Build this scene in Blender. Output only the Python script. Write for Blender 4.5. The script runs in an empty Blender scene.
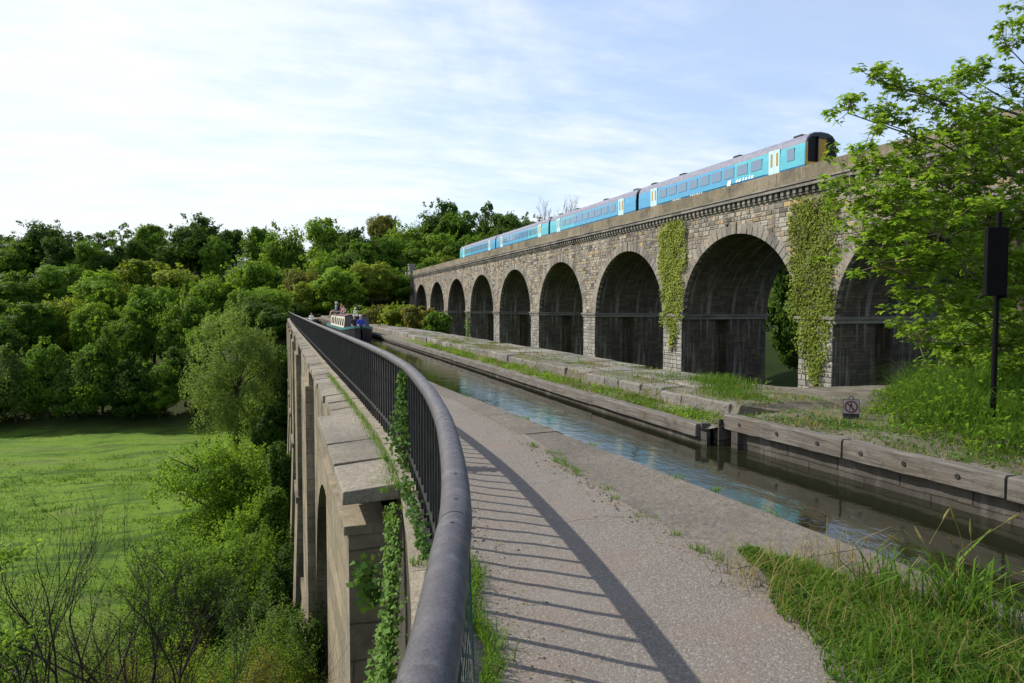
import bpy, bmesh, math, random
import numpy as np
from mathutils import Vector, Matrix
R = math.radians
S = bpy.context.scene
C = S.collection
# ------------------------------------------------------------------ camera, sky, sun, exposure
EYE, FPX, YAW, PITCH = 1.8, 700.0, R(18.685), R(2.74)
cam = bpy.data.objects.new('camera', bpy.data.cameras.new('camera')); C.objects.link(cam)
cam.location = (0, 0, EYE)
cam.rotation_euler = (R(90) - PITCH, 0, -YAW)
cam.data.sensor_width = 36.0; cam.data.lens = 36.0 * FPX / 1024
cam.data.clip_start = 0.05; cam.data.clip_end = 6000
S.camera = cam
SUN_EL, SH = R(41.0), R(-41.0)                       # SH: heading the shadows fall along
sund = Vector((math.cos(SH) * math.cos(SUN_EL), math.sin(SH) * math.cos(SUN_EL), -math.sin(SUN_EL)))
sl = bpy.data.lights.new('sun', 'SUN'); sl.energy = 5.0; sl.angle = R(0.5); sl.color = (1.0, 0.93, 0.82)
sun = bpy.data.objects.new('sun', sl); C.objects.link(sun); sun.location = (-40, 40, 60)
sun.rotation_euler = sund.to_track_quat('-Z', 'Y').to_euler()
w = bpy.data.worlds.new('World'); S.world = w; w.use_nodes = True
def sky():
    nt = w.node_tree; N = nt.nodes; L = nt.links; N.clear()
    out = N.new('ShaderNodeOutputWorld'); bg = N.new('ShaderNodeBackground'); bg.inputs[1].default_value = 0.13
    st = N.new('ShaderNodeTexSky'); st.sky_type = 'NISHITA'; st.sun_disc = False
    st.sun_elevation = SUN_EL; st.sun_rotation = math.atan2(-sund.x, -sund.y); st.air_density = 1.0; st.dust_density = 1.2; st.ozone_density = 1.5
    tc = N.new('ShaderNodeTexCoord'); sp = N.new('ShaderNodeSeparateXYZ'); L.new(tc.outputs['Generated'], sp.inputs[0])
    def mth(op, a, b=None, c=None, clamp=False):
        n = N.new('ShaderNodeMath'); n.operation = op; n.use_clamp = clamp
        for i, v in enumerate((a, b, c)):
            if v is None: continue
            if hasattr(v, 'links'): L.new(v, n.inputs[i])
            else: n.inputs[i].default_value = v
        return n.outputs[0]
    zz = mth('ADD', mth('MAXIMUM', sp.outputs[2], 0.0), 0.16)
    cx = N.new('ShaderNodeCombineXYZ')
    L.new(mth('DIVIDE', sp.outputs[0], zz), cx.inputs[0]); L.new(mth('DIVIDE', sp.outputs[1], zz), cx.inputs[1])
    n1 = N.new('ShaderNodeTexNoise'); n1.inputs['Scale'].default_value = 0.9; n1.inputs['Detail'].default_value = 9; n1.inputs['Roughness'].default_value = 0.62
    n1.inputs['Distortion'].default_value = 0.5; L.new(cx.outputs[0], n1.inputs['Vector'])
    mp = N.new('ShaderNodeMapping'); mp.inputs['Scale'].default_value = (1.3, 3.2, 1); mp.inputs['Rotation'].default_value = (0, 0, R(35)); L.new(cx.outputs[0], mp.inputs[0])
    n2 = N.new('ShaderNodeTexNoise'); n2.inputs['Scale'].default_value = 2.2; n2.inputs['Detail'].default_value = 8; n2.inputs['Roughness'].default_value = 0.6; L.new(mp.outputs[0], n2.inputs['Vector'])
    # cloud bank thickest towards the left of the valley, thinning to the right and overhead
    side = mth('SUBTRACT', mth('MULTIPLY', sp.outputs[1], 0.36), mth('MULTIPLY', sp.outputs[0], 1.0))
    cov = mth('ADD', mth('ADD', mth('MULTIPLY', n1.outputs[0], 1.15), mth('ADD', mth('MULTIPLY', n2.outputs[0], 0.48), 0.13)), mth('MULTIPLY', side, 0.40))
    cov = mth('SUBTRACT', cov, mth('MULTIPLY', sp.outputs[2], 0.55))
    mr = N.new('ShaderNodeMapRange'); mr.interpolation_type = 'SMOOTHSTEP'; mr.inputs[1].default_value = 0.50; mr.inputs[2].default_value = 1.12
    mr.inputs[3].default_value = 0.42; mr.inputs[4].default_value = 1.0; L.new(cov, mr.inputs[0])
    mx = N.new('ShaderNodeMix'); mx.data_type = 'RGBA'; L.new(mr.outputs[0], mx.inputs[0])
    tn = N.new('ShaderNodeMix'); tn.data_type = 'RGBA'; tn.blend_type = 'MULTIPLY'; tn.inputs[0].default_value = 1; L.new(st.outputs[0], tn.inputs[6]); tn.inputs[7].default_value = (.70, 1.02, 1.36, 1)
    L.new(tn.outputs[2], mx.inputs[6]); cl = N.new('ShaderNodeMix'); cl.data_type = 'RGBA'; L.new(n2.outputs[0], cl.inputs[0]); cl.inputs[6].default_value = (5.3, 5.8, 6.4, 1); cl.inputs[7].default_value = (6.8, 7.0, 7.15, 1)
    L.new(cl.outputs[2], mx.inputs[7])
    L.new(mx.outputs[2], bg.inputs[0]); L.new(bg.outputs[0], out.inputs[0])
sky()
vs = S.view_settings; vs.view_transform = 'Standard'; vs.look = 'None'; vs.gamma = 1.0; vs.exposure = 0.32; vs.use_curve_mapping = False
S.cycles.max_bounces = 6; S.cycles.diffuse_bounces = 3; S.cycles.glossy_bounces = 3; S.cycles.transparent_max_bounces = 6
rnd = random.Random(7); nr = np.random.default_rng(11)
# ------------------------------------------------------------------ helpers
def tag(o, label=None, cat=None, group=None, kind=None):
    if label: o['label'] = label
    if cat: o['category'] = cat
    if group: o['group'] = group
    if kind: o['kind'] = kind
    return o
def empty(name, loc=(0, 0, 0), label=None, cat=None, group=None, rz=0):
    o = bpy.data.objects.new(name, None); C.objects.link(o); o.location = loc; o.rotation_euler = (0, 0, rz); o.empty_display_size = .2
    return tag(o, label, cat, group)
class MB:
    """collects polygons, then links them as ONE mesh object"""
    def __init__(s): s.v = []; s.f = []; s.m = []
    def add(s, vs, fs, mi=0):
        b = len(s.v); s.v += [tuple(p) for p in vs]; s.f += [tuple(b + i for i in f) for f in fs]; s.m += [mi] * len(fs)
    def box(s, x0, x1, y0, y1, z0, z1, mi=0):
        s.add([(x0,y0,z0),(x1,y0,z0),(x1,y1,z0),(x0,y1,z0),(x0,y0,z1),(x1,y0,z1),(x1,y1,z1),(x0,y1,z1)],
              [(0,3,2,1),(4,5,6,7),(0,1,5,4),(1,2,6,5),(2,3,7,6),(3,0,4,7)], mi)
    def bar(s, a, b, wd, mi=0, up=(0,0,1), h=None):
        a = Vector(a); b = Vector(b); d = (b - a).normalized(); u = Vector(up)
        if abs(d.dot(u)) > .98: u = Vector((0, 1, 0))
        r = d.cross(u).normalized() * wd / 2; q = r.cross(d).normalized() * (h or wd) / 2
        s.add([a-r-q, a+r-q, a+r+q, a-r+q, b-r-q, b+r-q, b+r+q, b-r+q], [(3,2,1,0),(4,5,6,7),(0,1,5,4),(1,2,6,5),(2,3,7,6),(3,0,4,7)], mi)
    def tube(s, pts, rad, n=6, mi=0, cap=True):
        pts = [Vector(p) for p in pts]; k = len(pts)
        if not hasattr(rad, '__len__'): rad = [rad] * k
        b = len(s.v); ref = Vector((0.31, 0.17, 0.93))
        for i, p in enumerate(pts):
            d = (pts[min(i+1, k-1)] - pts[max(i-1, 0)]).normalized()
            u = d.cross(ref)
            if u.length < .05: u = d.cross(Vector((1, 0, 0)))
            u.normalize(); vv = d.cross(u)
            for j in range(n):
                a = 2 * math.pi * j / n
                s.v.append(tuple(p + (u * math.cos(a) + vv * math.sin(a)) * rad[i]))
        for i in range(k - 1):
            for j in range(n):
                s.f.append((b+i*n+j, b+i*n+(j+1)%n, b+(i+1)*n+(j+1)%n, b+(i+1)*n+j)); s.m.append(mi)
        if cap:
            s.f.append(tuple(b + j for j in reversed(range(n)))); s.m.append(mi)
            s.f.append(tuple(b + (k-1)*n + j for j in range(n))); s.m.append(mi)
    def strip(s, rows, mi=0, closed=False):
        """rows: equal-length lists of points, skinned"""
        n = len(rows[0]); b = len(s.v)
        for r in rows: s.v += [tuple(p) for p in r]
        for i in range(len(rows) - 1):
            for j in range(n if closed else n - 1):
                s.f.append((b+i*n+j, b+i*n+(j+1)%n, b+(i+1)*n+(j+1)%n, b+(i+1)*n+j)); s.m.append(mi)
    def build(s, name, mats, parent=None, smooth=False, bevel=0):
        me = bpy.data.meshes.new(name); me.from_pydata(s.v, [], s.f)
        for m in (mats if isinstance(mats, (list, tuple)) else [mats]): me.materials.append(m)
        me.polygons.foreach_set('material_index', s.m)
        if smooth: me.polygons.foreach_set('use_smooth', [True] * len(s.f))
        me.update()
        o = bpy.data.objects.new(name, me); C.objects.link(o)
        if parent: o.parent = parent
        if bevel:
            bv = o.modifiers.new('bevel', 'BEVEL'); bv.width = bevel; bv.segments = 2; bv.limit_method = 'ANGLE'
        return o
def raw(name, V, F, mats, parent=None, smooth=False):
    """numpy mesh: V (n,3); F (m,k) same-size polygons"""
    me = bpy.data.meshes.new(name); n, k = F.shape
    me.vertices.add(len(V)); me.vertices.foreach_set('co', np.ascontiguousarray(V, dtype=np.float32).ravel())
    me.loops.add(n * k); me.loops.foreach_set('vertex_index', np.ascontiguousarray(F, dtype=np.int32).ravel())
    me.polygons.add(n); me.polygons.foreach_set('loop_start', np.arange(0, n * k, k, dtype=np.int32))
    if smooth: me.polygons.foreach_set('use_smooth', np.ones(n, dtype=bool))
    for m in (mats if isinstance(mats, (list, tuple)) else [mats]): me.materials.append(m)
    me.update(calc_edges=True); me.validate()
    o = bpy.data.objects.new(name, me); C.objects.link(o)
    if parent: o.parent = parent
    return o
def lerp(tab, y):
    return float(np.interp(y, [t[0] for t in tab], [t[1] for t in tab]))
def smooth_tab(tab, n=400):
    ys = np.linspace(tab[0][0], tab[-1][0], n); xs = np.interp(ys, [t[0] for t in tab], [t[1] for t in tab]); return ys, xs
def spot(px, py, d):
    """a point of the valley d metres ahead, from its bearing in the survey photograph"""
    x = (px - 512) / FPX * d; u = -(py - 341.5) / FPX * d
    fz = d * math.cos(PITCH) + u * math.sin(PITCH); z = u * math.cos(PITCH) - d * math.sin(PITCH)
    return Vector((x * math.cos(YAW) + fz * math.sin(YAW), -x * math.sin(YAW) + fz * math.cos(YAW), z + EYE))
# ------------------------------------------------------------------ materials
class NT:
    def __init__(s, name):
        s.mat = bpy.data.materials.new(name); s.mat.use_nodes = True; s.t = s.mat.node_tree; s.N = s.t.nodes; s.L = s.t.links
        s.b = s.N['Principled BSDF']; s.out = s.N['Material Output']
    def n(s, typ, **kw):
        x = s.N.new('ShaderNode' + typ)
        for k, v in kw.items():
            if isinstance(getattr(x, k, None), bpy.types.bpy_prop_collection): continue
            setattr(x, k, v)
        return x
    def put(s, sock, v):
        if hasattr(v, 'links'): s.L.new(v, sock)
        elif isinstance(v, (tuple, list)) and len(v) == 3 and sock.type == 'RGBA': sock.default_value = (*v, 1)
        else: sock.default_value = v
    def math(s, op, a, b=None, clamp=False):
        x = s.n('Math', operation=op, use_clamp=clamp); s.put(x.inputs[0], a)
        if b is not None: s.put(x.inputs[1], b)
        return x.outputs[0]
    def coord(s, kind='Object'): return s.n('TexCoord').outputs[kind]
    def pos(s): return s.n('NewGeometry').outputs['Position']
    def island(s): return s.n('NewGeometry').outputs['Random Per Island']
    def scale(s, vec, sc, rot=(0,0,0)):
        m = s.n('Mapping'); s.L.new(vec, m.inputs[0]); m.inputs['Scale'].default_value = sc; m.inputs['Rotation'].default_value = rot; return m.outputs[0]
    def noise(s, vec, sc, det=5, rough=.6, dist=0):
        x = s.n('TexNoise'); s.L.new(vec, x.inputs['Vector']); x.inputs['Scale'].default_value = sc; x.inputs['Detail'].default_value = det
        x.inputs['Roughness'].default_value = rough; x.inputs['Distortion'].default_value = dist; return x.outputs[0]
    def voro(s, vec, sc, feat='F1', out='Distance', rnd=1):
        x = s.n('TexVoronoi', feature=feat); s.L.new(vec, x.inputs['Vector']); x.inputs['Scale'].default_value = sc; x.inputs['Randomness'].default_value = rnd; return x.outputs[out]
    def ramp(s, fac, stops):
        x = s.n('ValToRGB'); e = x.color_ramp.elements
        while len(e) < len(stops): e.new(.5)
        for i, (p, c) in enumerate(stops): e[i].position = p; e[i].color = (*c, 1) if len(c) == 3 else c
        s.put(x.inputs[0], fac); return x.outputs[0]
    def rng(s, v, a, b, c=0., d=1., sm=True):
        x = s.n('MapRange', interpolation_type='SMOOTHSTEP' if sm else 'LINEAR')
        for i, q in enumerate((v, a, b, c, d)): s.put(x.inputs[i], q)
        return x.outputs[0]
    def mix(s, f, a, b, mode='MIX'):
        x = s.n('Mix', data_type='RGBA', blend_type=mode); s.put(x.inputs[0], f); s.put(x.inputs[6], a); s.put(x.inputs[7], b); return x.outputs[2]
    def bump(s, h, st=.5, dist=.02, prev=None):
        x = s.n('Bump'); s.put(x.inputs['Height'], h); x.inputs['Strength'].default_value = st; x.inputs['Distance'].default_value = dist
        if prev: s.L.new(prev, x.inputs['Normal'])
        s.L.new(x.outputs[0], s.b.inputs['Normal']); return x.outputs[0]
    def fin(s, col, rough=.85, spec=.3, metal=0.):
        s.put(s.b.inputs['Base Color'], col); s.put(s.b.inputs['Roughness'], rough); s.b.inputs['Specular IOR Level'].default_value = spec; s.b.inputs['Metallic'].default_value = metal
        return s.mat
def m_plain(name, col, rough=.6, var=.25, sc=6., bump=.15, metal=0., spec=.4):
    m = NT(name); p = m.pos(); f = m.noise(p, sc, 5)
    c = m.mix(m.rng(f, .3, .7), [x * (1 - var) for x in col], [min(1, x * (1 + var)) for x in col])
    if bump: m.bump(m.noise(p, sc * 5, 4), bump, .01)
    return m.fin(c, rough, spec, metal)
def m_leaf(name, a, b, trans=.35, rough=.5):
    """leaf colours vary leaf to leaf, clump to clump and plant to plant"""
    m = NT(name); oi = m.n('ObjectInfo').outputs['Random']; isl = m.island()
    f = m.math('ADD', m.math('MULTIPLY', isl, .55), m.math('MULTIPLY', m.noise(m.pos(), .45, 3), .75))
    f = m.math('ADD', f, m.math('MULTIPLY', m.math('SUBTRACT', oi, .5), .55))
    c = m.mix(m.rng(f, .25, 1.05), a, b)
    m.fin(c, max(rough, .62), .08)
    tr = m.n('BsdfTranslucent'); m.put(tr.inputs[0], m.mix(.5, c, (b[0]*1.7, b[1]*1.6, b[2]*.8)))
    mx = m.n('MixShader'); mx.inputs[0].default_value = trans; m.L.new(m.b.outputs[0], mx.inputs[1]); m.L.new(tr.outputs[0], mx.inputs[2]); m.L.new(mx.outputs[0], m.out.inputs[0])
    return m.mat
def m_block(name, cols, stain=.5, moss=(.06, .075, .02), mossamt=.35, bump=.6, sc=1., streak=0):
    """separate stones, each its own tone; weathering, lichen and a little moss across them"""
    m = NT(name); p = m.pos(); isl = m.island()
    k = len(cols); c = m.ramp(isl, [(i / (k - 1), cols[i]) for i in range(k)])
    big = m.noise(p, .35 * sc, 5); c = m.mix(m.rng(big, .4, .72, 0, stain), c, (.045, .042, .038), 'MIX')
    fine = m.noise(p, 7 * sc, 6, .7); c = m.mix(.55, c, m.ramp(fine, [(.25, (.25,.25,.25)), (.75, (1.2,1.15,1.1))]), 'MULTIPLY')
    c = m.mix(m.rng(m.noise(p, 1.6 * sc, 6, .7), .56, .74, 0, mossamt), c, moss)
    c = m.mix(m.rng(m.noise(p, 3.1 * sc, 6, .75), .62, .72, 0, .5), c, (.5, .49, .44))
    if streak: c = m.mix(m.rng(m.noise(m.scale(p, (1, 1.3, .10)), 1.1, 6, .65), .47, .70, 0, streak), c, (.05,.046,.04))
    m.bump(m.math('ADD', m.noise(p, 12 * sc, 6, .65), m.math('MULTIPLY', m.noise(p, 3 * sc, 3), 1.2)), bump, .03)
    return m.fin(c, .92, .2)
def wallcoord(m):
    """courses run level on any upright face"""
    g = m.n('NewGeometry'); sp = m.n('SeparateXYZ'); m.L.new(g.outputs['Position'], sp.inputs[0]); sn = m.n('SeparateXYZ'); m.L.new(g.outputs['True Normal'], sn.inputs[0])
    f = m.math('GREATER_THAN', m.math('ABSOLUTE', sn.outputs[0]), .6)
    u = m.n('Mix', data_type='FLOAT'); m.L.new(f, u.inputs[0]); m.L.new(sp.outputs[0], u.inputs[2]); m.L.new(sp.outputs[1], u.inputs[3])
    c = m.n('CombineXYZ'); m.L.new(u.outputs[0], c.inputs[0]); m.L.new(sp.outputs[2], c.inputs[1]); return c.outputs[0]
def m_course(name, a, b, mortar, bw=.75, rh=.32, moss=.3, dark=.4, streak=0.):
    m = NT(name); p = m.pos(); wc = wallcoord(m)
    br = m.n('TexBrick'); br.offset = .45; br.squash = 1.35; br.squash_frequency = 3
    wob = m.n('Mix', data_type='RGBA', blend_type='ADD'); wob.inputs[0].default_value = 1; m.L.new(wc, wob.inputs[6])
    nn = m.n('TexNoise'); nn.inputs['Scale'].default_value = 1.4; m.L.new(p, nn.inputs['Vector']); sc = m.n('VectorMath', operation='SCALE'); m.L.new(nn.outputs['Color'], sc.inputs[0]); sc.inputs['Scale'].default_value = .09
    m.L.new(sc.outputs[0], wob.inputs[7]); m.L.new(wob.outputs[2], br.inputs['Vector'])
    br.inputs['Color1'].default_value = (*a, 1); br.inputs['Color2'].default_value = (*b, 1); br.inputs['Mortar'].default_value = (*mortar, 1)
    br.inputs['Scale'].default_value = 1; br.inputs['Brick Width'].default_value = bw; br.inputs['Row Height'].default_value = rh; br.inputs['Mortar Size'].default_value = .012; br.inputs['Mortar Smooth'].default_value = .3
    c = br.outputs['Color']
    c = m.mix(.55, c, m.ramp(m.noise(p, 5, 7, .72), [(.28, (.3,.3,.3)), (.72, (1.25,1.2,1.12))]), 'MULTIPLY')
    c = m.mix(m.rng(m.noise(p, .5, 6, .65), .42, .7, 0, dark), c, (.03, .03, .028))
    if streak: c = m.mix(m.rng(m.noise(m.scale(wc, (2.2, .16, 1)), 1.2, 5, .6), .5, .72, 0, streak), c, (.34, .33, .3))
    c = m.mix(m.rng(m.noise(p, 1.9, 6, .7), .55, .75, 0, moss), c, (.07, .085, .025))
    b1 = m.bump(m.math('ADD', m.math('MULTIPLY', br.outputs['Fac'], -1.6), m.noise(p, 9, 6, .65)), .7, .025)
    return m.fin(c, .93, .2)
M = {}
M['facing'] = m_block('rubble_stone', [(.07,.068,.066),(.36,.33,.285),(.45,.40,.32),(.21,.195,.175),(.50,.37,.20),(.39,.365,.315),(.12,.112,.10),(.47,.44,.385),(.31,.29,.255),(.29,.22,.14)], .45, mossamt=.15, streak=.55)
M['pierstone'] = m_block('pier_stone', [(.22,.22,.215),(.34,.33,.31),(.42,.40,.37),(.27,.265,.26),(.38,.35,.30)], .3, mossamt=.1, streak=.35)
M['voussoir'] = m_block('dressed_ring_stone', [(.17,.162,.15),(.28,.258,.222),(.37,.33,.27),(.23,.215,.2),(.32,.3,.275)], .4, mossamt=.1, streak=.55)
M['mortar'] = m_plain('lime_mortar', (.22,.205,.18), .95, .35, 3, .4)
M['shade_stone'] = m_course('shade_darkened_masonry', (.045,.040,.030), (.075,.066,.05), (.03,.027,.022), .8, .36, .45, .65, .2)  # shade on the first pilaster's end face put into the stone colour
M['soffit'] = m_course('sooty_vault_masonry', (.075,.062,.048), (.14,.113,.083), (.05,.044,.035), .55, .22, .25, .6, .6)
M['parapet'] = m_course('parapet_slab_stone', (.19,.165,.12), (.26,.225,.165), (.09,.08,.06), 2.6, 1.6, .7, .6, .35)
M['cornice'] = m_block('cornice_stone', [(.15,.145,.135),(.25,.24,.22),(.3,.28,.25)], .6, mossamt=.25)
M['aqua_stone'] = m_course('aqueduct_ashlar', (.20,.168,.118), (.30,.255,.185), (.14,.12,.088), 1.1, .42, .35, .7, .35)
M['ledge'] = m_block('ledge_slab_stone', [(.22,.195,.155),(.27,.245,.20),(.20,.18,.145),(.25,.23,.20)], .4, (.085,.09,.025), .65, .7, 1.6)
M['kerb'] = m_block('kerb_stone', [(.27,.235,.175),(.31,.275,.21),(.24,.215,.17)], .3, (.10,.10,.03), .4, .6, 2.)
M['coping'] = m_block('canal_coping_stone', [(.155,.138,.118),(.168,.15,.126),(.145,.129,.11)], .4, (.09,.08,.04), .45, .7, 1.6)
M['bank_stone'] = m_block('worn_bank_stone', [(.20,.19,.175),(.29,.275,.25),(.24,.22,.19),(.16,.155,.145)], .55, (.075,.08,.022), .8, .9, 1.2)
def m_asphalt():
    m = NT('gritty_towpath'); p = m.pos()
    big = m.noise(p, .8, 5); peb = m.voro(p, 85, 'F1', 'Distance'); pc = m.voro(p, 85, 'F1', 'Color'); sp = m.n('SeparateColor'); m.L.new(pc, sp.inputs[0])
    c = m.ramp(sp.outputs[0], [(0, (.118,.102,.088)), (.45, (.146,.129,.112)), (.85, (.170,.151,.132)), (1, (.235,.212,.185))])
    c = m.mix(m.rng(m.noise(p, 1.7, 6, .7), .45, .7, 0, .5), c, (.185,.135,.105))
    c = m.mix(m.rng(big, .5, .75, 0, .4), c, (.20,.182,.162))
    crack = m.voro(m.n('Mix', data_type='RGBA').outputs[2] if 0 else p, 1.1, 'DISTANCE_TO_EDGE')
    wv = m.n('VectorMath', operation='ADD'); m.L.new(p, wv.inputs[0]); nz = m.n('TexNoise'); nz.inputs['Scale'].default_value = 3; nz.inputs['Detail'].default_value = 6; m.L.new(p, nz.inputs['Vector'])
    sc = m.n('VectorMath', operation='SCALE'); m.L.new(nz.outputs['Color'], sc.inputs[0]); sc.inputs['Scale'].default_value = .35; m.L.new(sc.outputs[0], wv.inputs[1])
    crack = m.voro(wv.outputs[0], 1.0, 'DISTANCE_TO_EDGE'); cf = m.math('MULTIPLY', m.rng(crack, .0, .012, 1, 0), m.rng(m.noise(p, .55, 2), .52, .62))
    c = m.mix(m.math('MULTIPLY', cf, .5), c, (.035,.03,.025))
    h = m.math('SUBTRACT', m.math('SUBTRACT', m.noise(p, 38, 5, .7), m.math('MULTIPLY', peb, .8)), m.math('MULTIPLY', cf, 1.5))
    m.bump(h, .45, .010); return m.fin(c, .92, .25)
M['path'] = m_asphalt()
def m_water():
    m = NT('dark_canal_water'); p = m.pos()
    h = m.math('ADD', m.noise(m.scale(p, (1.5, .75, 1), (0,0,R(20))), 2.3, 4, .55, .4), m.math('MULTIPLY', m.noise(m.scale(p, (2.2, 1, 1), (0,0,R(-25))), 9, 3, .5), .22))
    m.bump(h, .13, .03)
    m.fin((.012,.013,.006), .02, .5); m.b.inputs['IOR'].default_value = 1.5
    return m.mat
M['water'] = m_water()
def m_ground():
    m = NT('grass_and_earth'); p = m.pos(); sp = m.n('SeparateXYZ'); m.L.new(p, sp.inputs[0])
    f = m.noise(p, .12, 7, .7); c = m.ramp(f, [(.3, (.075,.135,.012)), (.5, (.125,.205,.018)), (.7, (.17,.235,.03))])
    c = m.mix(m.rng(m.noise(m.scale(p, (.35, 1, 1)), .28, 8, .75), .50, .58, 0, .8), c, (.028,.068,.010))
    c = m.mix(m.rng(m.noise(m.scale(p, (.3, .8, 1)), .11, 7, .7), .54, .66, 0, .6), c, (.13,.145,.05))
    c = m.mix(m.rng(m.noise(p, .07, 5, .6), .58, .68, 0, .5), c, (.15,.15,.06))
    c = m.mix(m.rng(m.noise(p, 2.5, 5, .8), .35, .7, .6, 0), c, (.045,.09,.012))
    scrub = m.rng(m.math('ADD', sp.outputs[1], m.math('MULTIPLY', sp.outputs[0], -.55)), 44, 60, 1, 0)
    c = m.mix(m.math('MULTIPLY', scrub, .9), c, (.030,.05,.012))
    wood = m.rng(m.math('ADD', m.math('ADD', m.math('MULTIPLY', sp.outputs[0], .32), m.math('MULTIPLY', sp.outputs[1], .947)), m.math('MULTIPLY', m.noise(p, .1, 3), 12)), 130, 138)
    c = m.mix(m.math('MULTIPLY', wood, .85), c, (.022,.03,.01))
    m.bump(m.noise(p, 3, 6, .75), .8, .15); return m.fin(c, .95, .1)
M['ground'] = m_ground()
def m_bank():
    m = NT('stony_bank_soil'); p = m.pos()
    c = m.ramp(m.noise(p, 2.2, 8, .75), [(.28, (.06,.05,.036)), (.5, (.135,.118,.092)), (.68, (.23,.21,.18))])
    c = m.mix(m.rng(m.noise(p, .9, 6, .75), .5, .66, 0, .75), c, (.08,.105,.025))
    c = m.mix(m.rng(m.noise(p, 1.3, 6, .7), .60, .7, 0, .7), c, (.22,.17,.08))
    m.bump(m.noise(p, 16, 7, .75), .9, .04); return m.fin(c, .95, .15)
M['bank'] = m_bank()
def m_wood():
    m = NT('silvered_oak'); p = m.pos()
    g = m.noise(m.scale(p, (6, .35, 6)), 4, 8, .72, .3)
    c = m.ramp(g, [(.25, (.028,.024,.02)), (.45, (.105,.094,.082)), (.75, (.215,.198,.175))])
    c = m.mix(m.rng(m.noise(p, 1.1, 4), .5, .7, 0, .5), c, (.10,.075,.05)); c = m.mix(m.rng(m.noise(p, 3.3, 7, .75), .52, .68, 0, .6), c, (.045,.045,.03))
    m.bump(g, .8, .02); return m.fin(c, .85, .2)
M['wood'] = m_wood()
M['wetwall'] = m_course('damp_canal_wall', (.075,.068,.058), (.11,.10,.085), (.04,.038,.03), .9, .25, .4, .4, .3)
def m_rail():
    m = NT('black_painted_cast_iron'); p = m.pos()
    c = m.mix(m.rng(m.noise(p, 14, 6, .75), .35, .75), (.046,.042,.049), (.085,.079,.090))
    c = m.mix(m.rng(m.noise(p, 120, 3, .6), .60, .66, 0, .55), c, (.012,.012,.012))
    c = m.mix(m.rng(m.noise(p, 2.3, 5, .7), .62, .72, 0, .45), c, (.10,.075,.06))
    c = m.mix(m.rng(m.noise(p, 26, 8, .8), .64, .69, 0, .7), c, (.16,.10,.065))
    c = m.mix(m.rng(m.noise(p, 5, 7, .75), .55, .70, 0, .5), c, (.13,.125,.13))
    m.bump(m.math('ADD', m.noise(p, 90, 4, .7), m.math('MULTIPLY', m.noise(p, 11, 5, .7), 1.5)), .4, .005); return m.fin(c, m.rng(m.noise(p, 18, 5, .7), .35, .65, .42, .72), .4, 0.)
M['rail'] = m_rail()
M['iron'] = m_plain('rust_flecked_iron', (.016,.015,.014), .65, .5, 8, .3)
M['wire'] = m_plain('green_coated_wire', (.008,.04,.034), .45, .2, 8, 0)
M['bark'] = m_plain('grey_brown_bark', (.075,.06,.045), .95, .4, 6, .7)
M['twig'] = m_plain('dark_bare_twig', (.022,.016,.013), .9, .4, 6, .4)
M['palebark'] = m_plain('pale_young_bark', (.22,.17,.11), .85, .3, 6, .4)
M['lf_dark'] = m_leaf('dark_green_foliage', (.024,.058,.010), (.080,.150,.022), .42)
M['lf_mid'] = m_leaf('mid_green_foliage', (.044,.100,.011), (.140,.245,.028), .46)
M['lf_bright'] = m_leaf('fresh_green_foliage', (.062,.135,.012), (.190,.310,.032), .48)
M['lf_yellow'] = m_leaf('yellow_green_foliage', (.090,.138,.014), (.245,.310,.040), .48)
M['lf_grey'] = m_leaf('grey_green_foliage', (.062,.105,.022), (.175,.250,.055), .46)
M['lf_olive'] = m_leaf('olive_foliage', (.075,.085,.015), (.190,.190,.038), .44)
M['lf_syc'] = m_leaf('sycamore_leaf', (.055,.120,.010), (.215,.345,.034), .5, .45)
M['lf_ivy'] = m_leaf('yellowing_ivy_leaf', (.12,.165,.022), (.29,.34,.06), .3, .5)
M['lf_ivyg'] = m_leaf('green_ivy_leaf', (.030,.080,.012), (.110,.200,.040), .25, .35)
M['grass'] = m_leaf('lush_grass_blade', (.026,.070,.007), (.125,.225,.026), .42, .6)
M['dry'] = m_leaf('straw_grass_blade', (.11,.10,.03), (.28,.23,.09), .3, .7)
# ------------------------------------------------------------------ lines of the place (metres; X across, Y along the aqueduct)
RAIL = [(-2.6,-1.15),(-1.2,-.62),(0.0,-.15),(.8,.13),(1.17,.23),(1.41,.31),(1.81,.43),(2.28,.57),(3.1,.76),(4.35,1.0),(5.97,1.23),(8.4,1.46),(11.8,1.57),(22,1.62),(55,1.78),(75,1.9),(110,2.2),(150,2.7)]
def spline(tab, step):
    """Catmull-Rom through a table of (y, x)"""
    P = [Vector((x, y, 0)) for y, x in tab]; out = []
    for i in range(len(P) - 1):
        p0, p1, p2, p3 = P[max(i-1,0)], P[i], P[i+1], P[min(i+2,len(P)-1)]
        n = max(1, int((p2-p1).length / step))
        for k in range(n):
            t = k / n
            d1 = (p2-p0) / max(1e-6, (p2-p0).length) * (p2-p1).length; d2 = (p3-p1) / max(1e-6, (p3-p1).length) * (p2-p1).length
            out.append(p1*(2*t**3-3*t*t+1) + d1*(t**3-2*t*t+t) + p2*(-2*t**3+3*t*t) + d2*(t**3-t*t))
    out.append(P[-1]); return out
RL = spline(RAIL, .08)
RTAB = [(p.y, p.x) for p in RL]
def railx(y): return lerp(RTAB, y)
WL = [(-4,4.25),(3,4.19),(5,4.12),(7,4.0),(10,3.85),(16,3.6),(22,3.5),(50,3.7),(110,4.2),(152,4.7)]
CI = [(-4,3.15),(2.84,3.08),(4,3.0),(5.8,3.02),(8,3.2),(10.7,3.32),(16,3.16),(22,3.08),(50,3.28),(110,3.75),(152,4.2)]
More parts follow.
